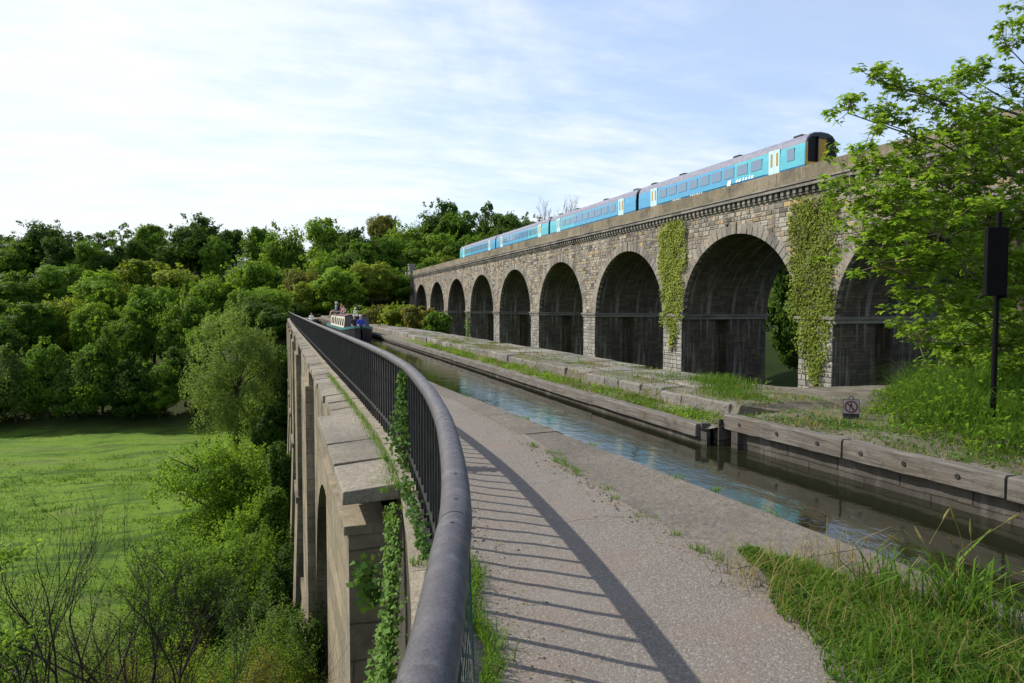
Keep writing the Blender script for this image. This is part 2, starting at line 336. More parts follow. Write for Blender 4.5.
WR = [(-4,7.0),(4.8,6.86),(7.2,6.77),(9.35,6.68),(9.4,6.36),(13,6.40),(24,6.60),(50,6.95),(110,7.7),(152,8.3)]
def gl(y):       # floor of the valley, left of the aqueduct
    return lerp([(-60,.4),(-6,-1.2),(3,-2.2),(6,-3.4),(14,-8.2),(24,-13.5),(38,-21),(128,-21.2),(150,-16),(182,-5.5),(235,13),(300,22),(420,30),(900,34)], y)
def gr(y):       # right of it, towards and under the viaduct
    return lerp([(-60,.4),(-2,.05),(13,0),(22,-3.5),(34,-5.2),(52,-5.6),(80,-14),(100,-20),(118,-20),(142,-4),(180,3.5),(235,14),(300,22),(420,30),(900,34)], y)
def sm(t): t = max(0., min(1., t)); return t*t*(3-2*t)
def ground(x, y):
    # the hill opposite bends with the valley, so its foot lies along the line of sight on the left
    yl = y if y < 60 else y + (.32*x + .947*y - y) * sm((y-60)/40) * sm((4-x)/14)
    zl, zr = gl(yl), gr(y)
    if x > 40: zr = zr + sm((x-40)/6) * lerp([(12,0),(30,1.6),(55,1.8),(90,0)], y)
    k = sm((100 - y) / 40); z = zl + (zr - zl) * sm((x + 6 - 15*k) / (12 - 3*k))
    if y > 118: z = z + (lerp([(118,-20),(140,-3),(152,-.7),(400,-.7)], y) - z) * (sm((x + 9) / 7) * sm((19 - x) / 8))
    if -8 < y < 15 and x > 8: z = z + (0.0 - z) * sm((15 - y) / 3) * sm((x-8) / 1.5)
    if x < 8.0 and x > .2 and y < 16: z = min(z, -1.6 - .3 * max(0, y - 2))
    if y > 40: z += .35 * math.sin(x*.11 + 1) * math.sin(y*.07) + .2 * math.sin(x*.33 + y*.21)
    return z
def build_ground():
    xs = np.unique(np.concatenate([np.linspace(-900,-160,16), np.linspace(-160,-40,34), np.linspace(-40,60,90), np.linspace(60,160,20), np.linspace(160,900,14)]))
    ys = np.unique(np.concatenate([np.linspace(-120,-10,10), np.linspace(-10,60,60), np.linspace(60,260,60), np.linspace(260,1400,20)]))
    V = np.array([(x, y, ground(x, y)) for y in ys for x in xs]); nx = len(xs); ny = len(ys)
    i, j = np.meshgrid(np.arange(nx-1), np.arange(ny-1)); a = (j*nx + i).ravel()
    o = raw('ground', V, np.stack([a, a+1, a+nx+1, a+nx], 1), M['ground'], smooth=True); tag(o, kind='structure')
build_ground()
def sheet(name, ltab, rtab, y0, y1, z, mat, step=.5, zl=None):
    mb = MB(); rows = []; y = y0
    while y < y1 + 1e-6:
        xl = ltab(y) if callable(ltab) else lerp(ltab, y); xr = rtab(y) if callable(rtab) else lerp(rtab, y)
        n = 8; rows.append([(xl + (xr-xl)*k/n, y, z + (.012 * math.sin(y*1.7+k) * math.sin(k*1.3) if name == 'towpath' else 0)) for k in range(n+1)])
        y += step if y < 30 else step * 4
    mb.strip(rows); o = mb.build(name, mat, smooth=True); return tag(o, kind='structure')
sheet('towpath', lambda y: railx(y) + .03, lambda y: lerp(CI, y) + .08, -2.5, 150, 0.0, M['path'])
sheet('canal_water', lambda y: lerp(WL, y) - .25, lambda y: lerp(WR, y) + (.7 if y < 9.4 else .3), -4, 150, -.37, M['water'], .4)
def lip(tab, y): return lerp(tab, y)
# the far bank: a near stretch of dirt level with the timber, then a stone shelf and a raised stone strip
def build_bank():
    mb = MB(); rows = []
    OUT = [(-4,22),(10,22),(11.2,9.6),(13,9.0),(30,9.3),(60,9.8),(110,10.6),(152,11.2)]
    y = -4
    while y <= 150:
        x0 = lerp(WR, y); xo = lerp(OUT, y) if y > 10.6 else 22
        if y < 9.37:
            row = [(x0+.10,y,-.02),(x0+.22,y,.05),(x0+.6,y,.09),(x0+1.0,y,.12),(x0+1.6,y,.14),(x0+2.4,y,.16),(x0+3.4,y,.18),(x0+5,y,.2),(x0+8,y,.2),(22,y,.1),(22.3,y,-3)]
        else:
            ss = sm((y - 9.37) / .9)
            row = [(x0+.12,y,-.14),(x0+.22,y,-.10),(x0+.5,y,-.07),(x0+.72,y,-.02),(x0+.78,y,.20),(x0+1.0,y,.24),(x0+1.5,y,.25),(x0+2.0,y,.25),((x0+2.3)*ss+(x0+4)*(1-ss),y,.24),(max(xo,x0+2.4),y,.22),(max(xo,x0+2.4)+.15,y,-3)]
        rows.append([(a, b, c + .02*math.sin(b*3.1+a*2.3)*(0 if i in (0,10) else 1)) for i, (a, b, c) in enumerate(row)]); y += .33 if y < 30 else 2
    mb.strip(rows); tag(mb.build('bank', M['bank'], smooth=False), kind='structure')
build_bank()
# ------------------------------------------------------------------ the aqueduct
aq = empty('canal_aqueduct', (1.2, 7.5, 0), 'long stone canal aqueduct carrying the towpath and water on tall arches', 'aqueduct')
def child(mb, name, mats, parent, **k):
    o = mb.build(name, mats, parent, **k); o.matrix_parent_inverse = Matrix.Translation(parent.location).inverted() if not parent.rotation_euler.z else parent.matrix_basis.inverted(); return o
def sx(y): return .93 + .0095 * y          # outer face of the spandrels
AQP, AQP0, PW = 16.2, 7.5, 4.0
NP = 9
def build_aqueduct():
    # spandrel wall with round arches, seen along its outer face, and the same on the far side; deep soffits between
    def side(xf, name):
        mb = MB()
        for k in range(NP):
            y0 = AQP0 + AQP*k + PW; y1 = AQP0 + AQP*(k+1)
            if k == NP - 1: break
            n = 22; yc = (y0+y1)/2; a = (y1-y0)/2
            arc = [(yc - a*math.cos(math.pi*i/n), -8.8 + 6.1*math.sin(math.pi*i/n)) for i in range(n+1)]
            for (ya, za), (yb, zb) in zip(arc, arc[1:]):
                mb.add([(xf(ya),ya,za),(xf(ya),ya,-.28),(xf(yb),yb,-.28),(xf(yb),yb,zb)], [(0,1,2,3)])
        mb_far = mb
        return child(mb_far, name, M['aqua_stone'], aq)
    side(sx, 'spandrel_wall'); side(lambda y: lerp(WR, y) + 2.2, 'spandrel_wall')
    mb = MB()
    for k in range(NP-1):
        y0 = AQP0 + AQP*k + PW; y1 = AQP0 + AQP*(k+1); n = 22; yc = (y0+y1)/2; a = (y1-y0)/2; rows = []
        for i in range(n+1):
            y = yc - a*math.cos(math.pi*i/n); z = -8.8 + 6.1*math.sin(math.pi*i/n); rows.append([(sx(y),y,z),(lerp(WR,y)+2.2,y,z)])
        mb.strip(rows)
    child(mb, 'arch_soffit', M['aqua_stone'], aq)
    for k in range(NP):
        ya, yb = AQP0 + AQP*k, AQP0 + AQP*k + PW; mb = MB()
        xa = sx(ya); xr = lerp(WR, ya) + 2.2
        po = .27 if k == 0 else .26
        if k == 0:
            mb.box(xa - po + .06, xa + .9, ya+1.5, yb-.16, -.62, -.29)            # neck under the cap slab
            mb.box(xa - po, xa + .18, ya+.30, yb-.02, -8.6, -.62)
            mb.box(xa - po - .05, xa + .2, ya+.27, yb+.02, -.70, -.60)
            ew = MB(); ew.box(xa + .18, xa + .9, ya+.45, ya+1.0, -8.6, -.62); ew.box(xa + .10, xa + .9, ya+.36, ya+1.0, -.86, -.62); child(ew, 'end_wall', M['shade_stone'], aq)
        else:
            mb.box(xa - po, xa + .5, ya, yb, -8.6, -.75); mb.box(xa - po*.55, xa + .5, ya+.1, yb-.1, -.75, -.30)
        z0 = min(ground(xa, ya), ground(xr, ya)) - 1
        mb.add([(xa-po-.02,ya,-8.6),(xr+.3,ya,-8.6),(xr+.3,yb,-8.6),(xa-po-.02,yb,-8.6),(xa-po-.5,ya-.25,z0),(xr+.8,ya-.25,z0),(xr+.8,yb+.25,z0),(xa-po-.5,yb+.25,z0)],
               [(0,1,5,4),(1,2,6,5),(2,3,7,6),(3,0,4,7)])
        mb.box(xr - .5, xr + .25, ya, yb, -8.6, .0)
        mb.box(xa - po - .12, xa + .4, ya - .1, yb + .1, -8.95, -8.6)               # impost
        child(mb, 'pier', M['aqua_stone'], aq)
    # ledge: slabs from the kerb to the outer edge; the first pilaster has a wide projecting cap
    mb = MB(); y = AQP0; k = 0
    while y < AQP0 + AQP*(NP-1) + PW:
        first = y < AQP0 + PW + .3
        ln = (1.36 if first else rnd.uniform(.75, 1.25)) if y < 60 else 3
        y2 = y + ln - .02
        o1 = sx(y) - (.36 if first else .10); o2 = sx(y2) - (.36 if first else .10)
        if not first: o1 += rnd.uniform(-.03, .03); o2 = o1 + .0095*ln
        zt = -.11 + rnd.uniform(-.015, .015); i1, i2 = railx(y) - .13, railx(y2) - .13
        e = rnd.uniform(-.02,.02)
        b = len(mb.v)
        mb.add([(o1,y,-.29),(i1,y,-.27),(i2,y2,-.27),(o2,y2,-.29),(o1+.01,y,zt-.03),(i1,y,zt+.02),(i2,y2,zt+.02),(o2+.01,y2,zt-.03+e)],
               [(3,2,1,0),(4,5,6,7),(0,1,5,4),(1,2,6,5),(2,3,7,6),(3,0,4,7)])
        y += ln + (0.015 if first else .008)
    child(mb, 'ledge_slab', M['ledge'], aq, bevel=.012)
    mb = MB(); y = -2.4; edge = [(-2.4,-1.35),(0,-.35),(1.2,.06),(2.3,.38),(3.0,.58),(3.9,.71),(4.6,.84),(6,1.06),(7.4,1.25)]
    while y < 150:
        ln = rnd.uniform(.9, 1.4) if y < 60 else 4; y2 = y + ln - .012
        def xe(q): return lerp(edge, q) if q < 7.4 else railx(q) - .13
        zt = -.055 + rnd.uniform(-.008, .008)
        n = 4; rows = []
        for i in range(n+1):
            q = y + (y2-y)*i/n; r_ = railx(q) + .14; rows.append([(xe(q),q,-.26),(xe(q),q,zt),(r_,q,zt),(r_,q,-.26)])
        mb.strip(rows); b = len(mb.v)
        for r in (rows[0], rows[-1]): mb.add(r, [(0,1,2,3)])
        y += ln
    child(mb, 'kerb', M['kerb'], aq)
    # curved approach wall below the kerb (in front of the first pilaster)
    mb = MB(); rows = []
    for i in range(41):
        q = -2.4 + 10.2*i/40; x = lerp(edge, q) if q < 7.4 else 1.25; rows.append([(x+.03,q,-.24),(x-.12,q,-2),(x-.75,q,-9)])
    mb.strip(rows); child(mb, 'approach_wall', M['shade_stone'], aq)
    mb = MB(); mb.box(sx(AQP0)+.02, 1.9, AQP0+1.9, AQP0+PW, -9, -.3); child(mb, 'core_wall', M['aqua_stone'], aq)
    # side of the canal under the towpath coping, and the coping stones themselves
    mb = MB(); mb.strip([[(lerp(WL,y)+.02,y,-1.2),(lerp(WL,y)+.02,y,-.11)] for y in np.arange(-4,150,1.)]); child(mb, 'canal_wall', M['wetwall'], aq)
    mb = MB(); y = -3.9
    while y < 150:
        ln = rnd.uniform(1.6, 2.6) if y < 40 else 5; y2 = y + ln - .006; a1, a2 = lerp(CI,y), lerp(CI,y2); b1, b2 = lerp(WL,y), lerp(WL,y2); zt = .022 + rnd.uniform(-.008,.012)
        b1 += rnd.uniform(-.03,.03); b2 = b1 + lerp(WL,y2) - lerp(WL,y)
        mb.add([(a1,y,-.2),(b1+.05,y,-.2),(b2+.05,y2,-.2),(a2,y2,-.2),(a1,y,zt-.015),(b1+.05,y,zt-.05),(b2+.05,y2,zt-.05),(a2,y2,zt-.015),(b1-.06,y,zt),(b2-.06,y2,zt)],
               [(3,2,1,0),(4,8,9,7),(8,5,6,9),(0,1,5,8,4),(1,2,6,5),(2,3,7,9,6),(3,0,4,7)]); y += ln
    child(mb, 'coping_stone', M['coping'], aq, bevel=.006)
    # far wall of the channel, its coping and the raised stone strip
    mb = MB(); mb.strip([[(lerp(WR,y)+.16,y,-1.2),(lerp(WR,y)+.10,y,-.0)] for y in np.arange(-4,9.36,.5)] ); child(mb, 'canal_wall', M['wetwall'], aq)
    mb = MB(); mb.strip([[(lerp(WR,y)+.10,y,-1.2),(lerp(WR,y)+.06,y,-.16)] for y in np.arange(9.4,150,1.)]); child(mb, 'canal_wall', M['wetwall'], aq)
    mb = MB(); y = 9.75
    while y < 150:
        ln = rnd.uniform(.7, 1.5) if y < 50 else 4; y2 = y+ln-.02; a1, a2 = lerp(WR,y)+.74, lerp(WR,y2)+.74; zt = .255+rnd.uniform(-.05,.02); wd = rnd.uniform(.42,.62); j = rnd.uniform(-.04,.04)
        mb.add([(a1+j,y,-.1),(a1+wd,y,-.1),(a2+wd,y2,-.1),(a2+j,y2,-.1),(a1+j,y,zt-.02),(a1+wd,y,zt),(a2+wd,y2,zt),(a2+j,y2,zt-.02)],
               [(4,5,6,7),(0,1,5,4),(1,2,6,5),(2,3,7,6),(3,0,4,7)]); y += ln + rnd.choice([0,.01,.04])
    child(mb, 'edge_stone', M['bank_stone'], aq, bevel=.03)
    mb = MB(); y = 10.2
    while y < 60:   # worn flags on top of the strip
        ln = rnd.uniform(1.0, 1.9); a = lerp(WR,y) + 1.38
        for c in range(2):
            if rnd.random() < .85: mb.box(a + c*.78, a + c*.78 + .74, y+rnd.uniform(0,.06), y+ln-.04, .1, .268+rnd.uniform(-.012,.02))
        y += ln
    child(mb, 'flagstone', M['bank_stone'], aq, bevel=.02)
    mb = MB(); mb.strip([[(lerp(WR,y)+2.6,y,-3),(lerp(WR,y)+2.6,y,.22)] for y in np.arange(11.5,150,2.)]); child(mb, 'outer_wall', M['aqua_stone'], aq)
    mb = MB(); mb.box(1.6, 9, 142, 160, -12, -.3); mb.box(.2, 2.0, 141, 158, -12, .75); child(mb, 'abutment', M['aqua_stone'], aq)
build_aqueduct()
# ------------------------------------------------------------------ the railway viaduct
VX, VD, VP, V0, VW = 32.5, 8.5, 16.9, 34.3, 3.25
NV = 9
vd = empty('railway_viaduct', (VX, V0, -5), 'tall grey stone railway viaduct of round arches with a corbelled parapet', 'viaduct')
SPR, RISE, TOP, PAR = 1.25, 6.05, 9.15, 10.95
def arch(k):          # bay between pier k and k+1
    return V0 + VP*k + VW, V0 + VP*(k+1)
def stones(mb, ivals, z0, z1, xf=VX, hmin=.26, hmax=.42, lmin=.32, lmax=.9, mi=0, dep=(.02,.055)):
    """squared rubble in rough courses on the face X = xf; ivals(z) lists the (y0, y1) stretches to cover"""
    z = z0
    while z < z1 - .05:
        h = min(rnd.uniform(hmin, hmax), z1 - z); 
        if z1 - z - h < .12: h = z1 - z
        for a, b in ivals(z + h/2):
            y = a
            while y < b - .02:
                l = min(rnd.uniform(lmin, lmax), b - y)
                if b - y - l < .18: l = b - y
                parts = [(z, z+h)] if rnd.random() > .12 or h < .3 else [(z, z+h*.5), (z+h*.5, z+h)]
                for pa, pb in parts:
                    d = rnd.uniform(*dep); g = .012; e = .03; x0 = xf + .01; x1 = xf - d
                    A = [(x0,y+g,pa+g),(x0,y+l-g,pa+g),(x0,y+l-g,pb-g),(x0,y+g,pb-g)]
                    q = lambda: rnd.uniform(.6,1.6)*e
                    B = [(x1,y+g+q(),pa+g+q()),(x1,y+l-g-q(),pa+g+q()),(x1,y+l-g-q(),pb-g-q()),(x1,y+g+q(),pb-g-q())]
                    mb.add(A + B, [(7,6,5,4),(0,4,5,1),(1,5,6,2),(2,6,7,3),(3,7,4,0)], mi)
                y += l
        z += h
def ell(t, a, b, yc): return yc - a*math.cos(t), SPR + b*math.sin(t)
def build_viaduct():
    XB = VX + VD; END = V0 + VP*(NV-1) + VW
    # core: both faces above the springing, soffits, spandrels over the piers
    core = MB(); sof = MB()
    for k in range(-2, NV-1):
        y0, y1 = arch(k); yc = (y0+y1)/2; a = (y1-y0)/2; n = 32
        pts = [ell(math.pi*i/n, a, RISE, yc) for i in range(n+1)]
        for x in (VX,):
            for (ya, za), (yb, zb) in zip(pts, pts[1:]): core.add([(x,ya,za),(x,ya,TOP+.6),(x,yb,TOP+.6),(x,yb,zb)], [(0,1,2,3)])
        for x in (VX,): core.add([(x,y1,SPR),(x,y1+VW,SPR),(x,y1+VW,TOP+.6),(x,y1,TOP+.6)], [(0,1,2,3)])
        sof.strip([[(VX,y,z),(XB,y,z)] for y, z in pts])
    child(core, 'spandrel_wall', M['mortar'], vd)
    core = MB()
    for k in range(-2, NV-1):
        y0, y1 = arch(k); yc = (y0+y1)/2; a = (y1-y0)/2; n = 32; pts = [ell(math.pi*i/n, a, RISE, yc) for i in range(n+1)]
        for (ya, za), (yb, zb) in zip(pts, pts[1:]): core.add([(XB,ya,za),(XB,ya,TOP+.6),(XB,yb,TOP+.6),(XB,yb,zb)], [(0,1,2,3)])
        core.add([(XB,y1,SPR),(XB,y1+VW,SPR),(XB,y1+VW,TOP+.6),(XB,y1,TOP+.6)], [(0,1,2,3)])
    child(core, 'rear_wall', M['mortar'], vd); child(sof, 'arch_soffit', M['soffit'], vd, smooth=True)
    for k in range(-2, NV):      # piers with a sunk panel in the middle of each cheek
        a = V0 + VP*k; b = a + VW; mb = MB(); zb = -9 if k < 3 else -23
        ins = .14
        if k < 0: zb = -9
        ya, yb = a + ins, b - ins; xm1, xm2 = VX + 3.3, VX + 4.6; dp = .75
        outl = [(VX,ya),(VX,yb),(xm1,yb),(xm1,yb-dp),(xm2,yb-dp),(xm2,yb),(XB,yb),(XB,ya),(xm2,ya),(xm2,ya+dp),(xm1,ya+dp),(xm1,ya)]
        lo = [(x, y, zb) for x, y in outl]; hi = [(x, y, SPR-.4) for x, y in outl]; nn = len(outl)
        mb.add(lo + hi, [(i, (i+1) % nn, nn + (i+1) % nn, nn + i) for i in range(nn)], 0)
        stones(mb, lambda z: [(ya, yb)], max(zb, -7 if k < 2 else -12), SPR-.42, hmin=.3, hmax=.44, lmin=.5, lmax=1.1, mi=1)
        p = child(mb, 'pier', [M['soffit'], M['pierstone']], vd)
        ib = MB(); ib.box(VX-.20, XB+.2, a-.16, b+.16, SPR-.18, SPR+.02); ib.box(VX-.10, XB+.1, a-.05, b+.05, SPR-.42, SPR-.18)
        o = child(ib, 'impost', M['cornice'], vd, bevel=.02)
    # squared rubble facing of the spandrels
    fac = MB()
    def ivals(z):
        out = []
        for k in range(-1, NV):
            a = V0 + VP*k; b = a + VW; yl = a; yr = b
            zz = z - SPR; A = VP/2 - VW/2
            if k > -2:
                # ring outer radius about .35 beyond the intrados keeps the facing tucked behind the ring stones
                def ext(zz):
                    AA, BB = A + .38, RISE + .38
                    return VP/2 - VW/2 if zz >= BB else (A - AA*math.sqrt(max(0, 1-(zz/BB)**2)))
                e = ext(max(0, zz)); yl = a - max(e, -.0) - 0; yr = b + max(e, 0)
            out.append((max(yl, 22), min(yr, END)))
        return [(p, q) for p, q in out if q - p > .1]
    stones(fac, ivals, SPR+.03, TOP-.02)
    child(fac, 'rubble_facing', M['facing'], vd)
    for k in range(-1, NV-1):    # ring of dressed stones round each arch
        y0, y1 = arch(k); yc = (y0+y1)/2; a = (y1-y0)/2; mb = MB(); nvs = 37
        for i in range(nvs):
            t0, t1 = math.pi*i/nvs + .004, math.pi*(i+1)/nvs - .004; th = .74 + (.12 if i % 2 else 0) + rnd.uniform(-.03,.03); key = i == nvs//2
            if key: th += .14
            pr = .05 + rnd.uniform(-.008,.012) + (.06 if key else 0)
            q = []
            for x in (VX+.35, VX-pr):
                for t, e in ((t0,0),(t1,0),(t1,th),(t0,th)):
                    yy, zz = ell(t, a+e-.002, RISE+e-.002, yc); q.append((x, yy, zz))
            mb.add(q, [(7,6,5,4),(0,4,5,1),(1,5,6,2),(2,6,7,3),(3,7,4,0)])
        child(mb, 'arch_ring', M['voussoir'], vd, bevel=.018)
    # corbel table, cornice courses, parapet
    for x, s in ((VX, -1), (XB, 1)):
        mb = MB(); y = 4.
        mb.box(min(x, x+s*.12), max(x, x+s*.12), 0, END, TOP-.02, TOP+.12)
        while y < END:
            if s < 0 or y < 60: mb.box(min(x, x+s*.30), max(x, x+s*.30), y, y+.27, TOP+.12, TOP+.44)
            y += .58
        child(mb, 'corbel_table', M['cornice'], vd)
        mb = MB(); y = 0.
        while y < END:
            l = 1.5; mb.box(min(x, x+s*.42), max(x, x+s*.42), y+.006, y+l-.006, TOP+.44, TOP+.60); mb.box(min(x, x+s*.22), max(x, x+s*.22), y+.006, y+l-.006, TOP+.60, TOP+.72); mb.box(min(x, x+s*.36), max(x, x+s*.36), y+.006, y+l-.006, TOP+.72, TOP+.82); y += l
        child(mb, 'cornice', M['cornice'], vd)
        mb = MB(); y = 0.
        while y < END:
            l = rnd.uniform(2.3,2.7); q = rnd.uniform(-.012,.012); mb.box(min(x+s*.1+q, x-s*.35), max(x+s*.1+q, x-s*.35), y+.008, y+l-.008, TOP+.82, PAR+rnd.uniform(-.012,.012)); y += l
        child(mb, 'parapet', M['parapet'], vd)
    mb = MB(); mb.box(VX+.36, XB-.36, 0, END+40, TOP+.3, 10.05); child(mb, 'trackbed', m_plain('ballast', (.12,.11,.1), .95, .5, 20, .6), vd)
    mb = MB()
    for xr in (VX+1.9, VX+3.33, VX+5.3, VX+6.73): mb.box(xr-.035, xr+.035, 0, END+40, 10.15, 10.3)
    yy = 0
    for i in range(0, 300): mb.box(VX+1.3, VX+3.95, i*.65, i*.65+.25, 10.05, 10.15)
    child(mb, 'track', M['iron'], vd)
    # solid end pilaster with a capped block, and the wing wall running into the hill
    mb = MB(); mb.box(VX-.7, XB+.7, END, END+1.5, -6, PAR+.1); mb.box(VX-.9, XB+.9, END-.1, END+1.6, TOP+.4, TOP+.8); mb.box(VX-.85, VX+.5, END+.0, END+1.5, PAR+.1, PAR+1.4); mb.box(VX-1., VX+.65, END-.15, END+1.65, PAR+1.4, PAR+1.75)
    mb.box(VX-.7, XB+.7, END+5.5, END+7, -6, PAR+.1); mb.box(VX-.35, XB+.35, END+1.5, END+5.5, -6, PAR-.1); mb.box(VX-.2, XB+.2, END+7, END+34, -6, PAR-.5)
    child(mb, 'end_pilaster', M['pierstone'] if 0 else m_course('end_pier_masonry', (.26,.25,.23), (.34,.32,.28), (.12,.11,.1), .9, .4, .2, .4), vd)
build_viaduct()
# ------------------------------------------------------------------ iron railing along the towpath
def build_railing():
    root = empty('iron_railing', (railx(7.0), 7.0, 0), 'curving black iron railing with a broad rounded top rail beside the towpath', 'railing')
    pts = RL; s = 0.; cum = [0.]
    for a, b in zip(pts, pts[1:]): s += (b-a).length; cum.append(s)
    def at(d):
        x = float(np.interp(d, cum, [p.x for p in pts])); y = float(np.interp(d, cum, [p.y for p in pts])); return Vector((x, y, 0))
    def frame(d):
        t = (at(d+.05) - at(d-.05)).normalized(); return at(d), t, Vector((t.y, -t.x, 0))
    prof = [(-.050,.0),(-.055,.022),(-.053,.048),(-.040,.071),(-.019,.084),(0,.087),(.019,.084),(.040,.071),(.053,.048),(.055,.022),(.050,.0)]
    def seg(d0, d1, step):
        mb = MB(); rows = []; n = max(2, int((d1-d0)/step))
        for i in range(n+1):
            d = d0 + (d1-d0)*i/n; p, t, r = frame(d); rows.append([p + r*u + Vector((0,0,1.075+v)) for u, v in prof])
            k = 1.0
        rows = [[p for p in r] for r in rows]
        for q in (0, -1):      # slightly rounded ends, so joints read as a fine dark line
            c = sum(rows[q], Vector()) / len(prof); rows[q] = [c + (p-c)*.965 for p in rows[q]]
        mb.strip(rows, closed=True); mb.add(rows[0], [tuple(range(len(prof)))]); mb.add(rows[-1], [tuple(reversed(range(len(prof))))])
        return mb
    d_joint = float(np.interp(2.12, [p.y for p in pts], cum))
    d = d_joint - 2.9*2
    joints = []
    while d < s - .1:
        L = 2.9 if d < 60 else 11.6
        a, b = max(d, .02), min(d+L, s-.02)
        if b > a + .2:
            child(seg(a+.004, b-.004, .06 if d < 14 else (.25 if d < 40 else 1.)), 'top_rail', M['rail'], root, smooth=True); joints.append((a, b))
        d += L
    # bolt heads in the top rail
    for a, b in joints[:9]:
        for q in (a+.14, a+.5, b-.12):
            bm = MB()
            p, t, r = frame(q)
            ring = []
            for k in range(8):
                an = 2*math.pi*k/8; ring.append(p + r*(.0065*math.cos(an)) + t*(.0065*math.sin(an)) + Vector((0,0,1.1595)))
            top = [v*1 + Vector((0,0,.004)) for v in ring]; bm.strip([ring, top], closed=True); bm.add(top, [tuple(range(8))]); child(bm, 'rail_bolt', M['iron'], root)
    # lower rail and standards
    lo = MB(); rows = []
    dd = .05
    while dd < s - .05:
        p, t, r = frame(dd); rows.append([p + r*u + Vector((0,0,z)) for u, z in ((-.02,.13),(.02,.13),(.02,.165),(-.02,.165))]); dd += .12 if dd < 20 else 1.
    lo.strip(rows, closed=True); child(lo, 'lower_rail', M['iron'], root)
    # square bars: the hundred nearest one by one, the distant run as one object
    far = MB(); n = 0; dd = 1.2
    bars = []
    while dd < s - .1:
        bars.append(dd); dd += .145 if 0 else .29
    for i, q in enumerate(bars):
        p, t, r = frame(q); mb = MB() if i < 100 else far
        hw = .015
        a = p + Vector((0,0,-.06)); b = p + Vector((0,0,1.07))
        A = [a - r*hw - t*hw, a + r*hw - t*hw, a + r*hw + t*hw, a - r*hw + t*hw]; B = [v + Vector((0,0,1.13)) for v in A]
        mb.add(A + B, [(0,1,5,4),(1,2,6,5),(2,3,7,6),(3,0,4,7)])
        if 0:   # stay leaning out to the ledge
            u = p - r*.26 + Vector((0,0,-.07)); mb.bar(p + Vector((0,0,.72)), u, .026)
        if i < 100: child(mb, 'baluster', M['iron'], root)
    tag(child(far, 'distant_balusters', M['iron'], root), kind='stuff')
    # a length of green garden netting tied inside the railing by the camera
    net = MB(); d0, d1 = 1.6, d_joint + .25
    for side in (0, 1):
        q = d0
        while q < d1:
            P = []
            for k in range(13):
                z = .02 + k*.085; dq = q + (k*.045 if side else -k*.045) + .0
                p, t, r = frame(max(.1, min(dq, s))); P.append(p + r*(.045 + .035*(1 - k/12)) + Vector((0,0,z)))
            net.tube(P, .0013, 4, cap=False); q += .075
    child(net, 'wire_netting', M['wire'], root)
build_railing()
# ------------------------------------------------------------------ timber edging on the far side of the canal
def baulk(y0, y1, zt, zb, th, label, bolts, loc):
    root = empty('timber_baulk', (lerp(WR, y0), y0, zb), label, 'timber beam', 'timber beams edging the canal')
    mb = MB(); n = 14; rows = []
    for i in range(n+1):
        y = y0 + (y1-y0)*i/n; x = lerp(WR, y) if y0 > 9.4 or y1 < 9.4 else 6.5; j = [rnd.uniform(-.006,.006) for _ in range(4)]
        rows.append([(x+j[0],y,zb+j[1]),(x+j[2],y,zt-.02+j[3]),(x+.02,y,zt+j[1]),(x+th-.02,y,zt+j[3]),(x+th,y,zt-.02),(x+th,y,zb)])
    mb.strip(rows, closed=True); mb.add(rows[0], [(0,1,2,3,4,5)]); mb.add(rows[-1], [(5,4,3,2,1,0)])
    child(mb, 'beam', M['wood'], root)
    for by in bolts:
        b = MB(); x = lerp(WR, by); zc = (zt+zb)/2
        ring = [Vector((x-.012, by + .03*math.cos(a), zc + .03*math.sin(a))) for a in [2*math.pi*k/8 for k in range(8)]]
        b.strip([[v + Vector((.03,0,0)) for v in ring], ring], closed=True); b.add(ring, [tuple(reversed(range(8)))])
        child(b, 'bolt', M['iron'], root)
baulk(-3.4, 4.93, .13, -.10, .18, 'grey weathered bolted timber beam nearest the camera, running out at right', (3.2, 4.2), 0)
baulk(4.96, 6.98, .13, -.10, .18, 'short grey weathered timber beam in the middle of the canal edge, below the tall grass', (5.45, 6.1, 6.7), 0)
baulk(7.01, 9.33, .13, -.10, .18, 'grey weathered timber beam ending at the stop groove, with a row of dark bolts', (7.4, 8.15, 8.95), 0)
baulk(9.62, 13.6, -.06, -.26, .2, 'low timber beam just beyond the stop groove, close above the water', (), 0)
for i, (a, b) in enumerate(((13.63, 19.4), (19.43, 27.), (27.03, 38), (38.03, 58))):
    baulk(a, b, -.08, -.27, .2, ['low timber edging beam, next along from the one by the groove', 'low timber edging beam opposite the reflection of the train', 'low far timber edging beam beside the narrow raised stones', 'farthest low timber edging beam, just in front of the narrowboat'][i], (), 0)
def groove():
    root = empty('stop_groove', (6.6, 9.5, -.4), 'dark upright groove posts for stop planks between the two timber beams', 'post')
    mb = MB(); mb.box(6.70, 6.86, 9.0, 9.16, -1, -.1); child(mb, 'post', M['wetwall'], root, bevel=.01)
    mb = MB(); mb.box(6.44, 6.60, 9.56, 9.61, -1, -.05); mb.box(6.62, 6.9, 9.36, 9.39, -1, .04); mb.box(6.66, 6.9, 9.39, 9.56, -1, -.02); child(mb, 'groove_plate', M['wetwall'], root)
groove()
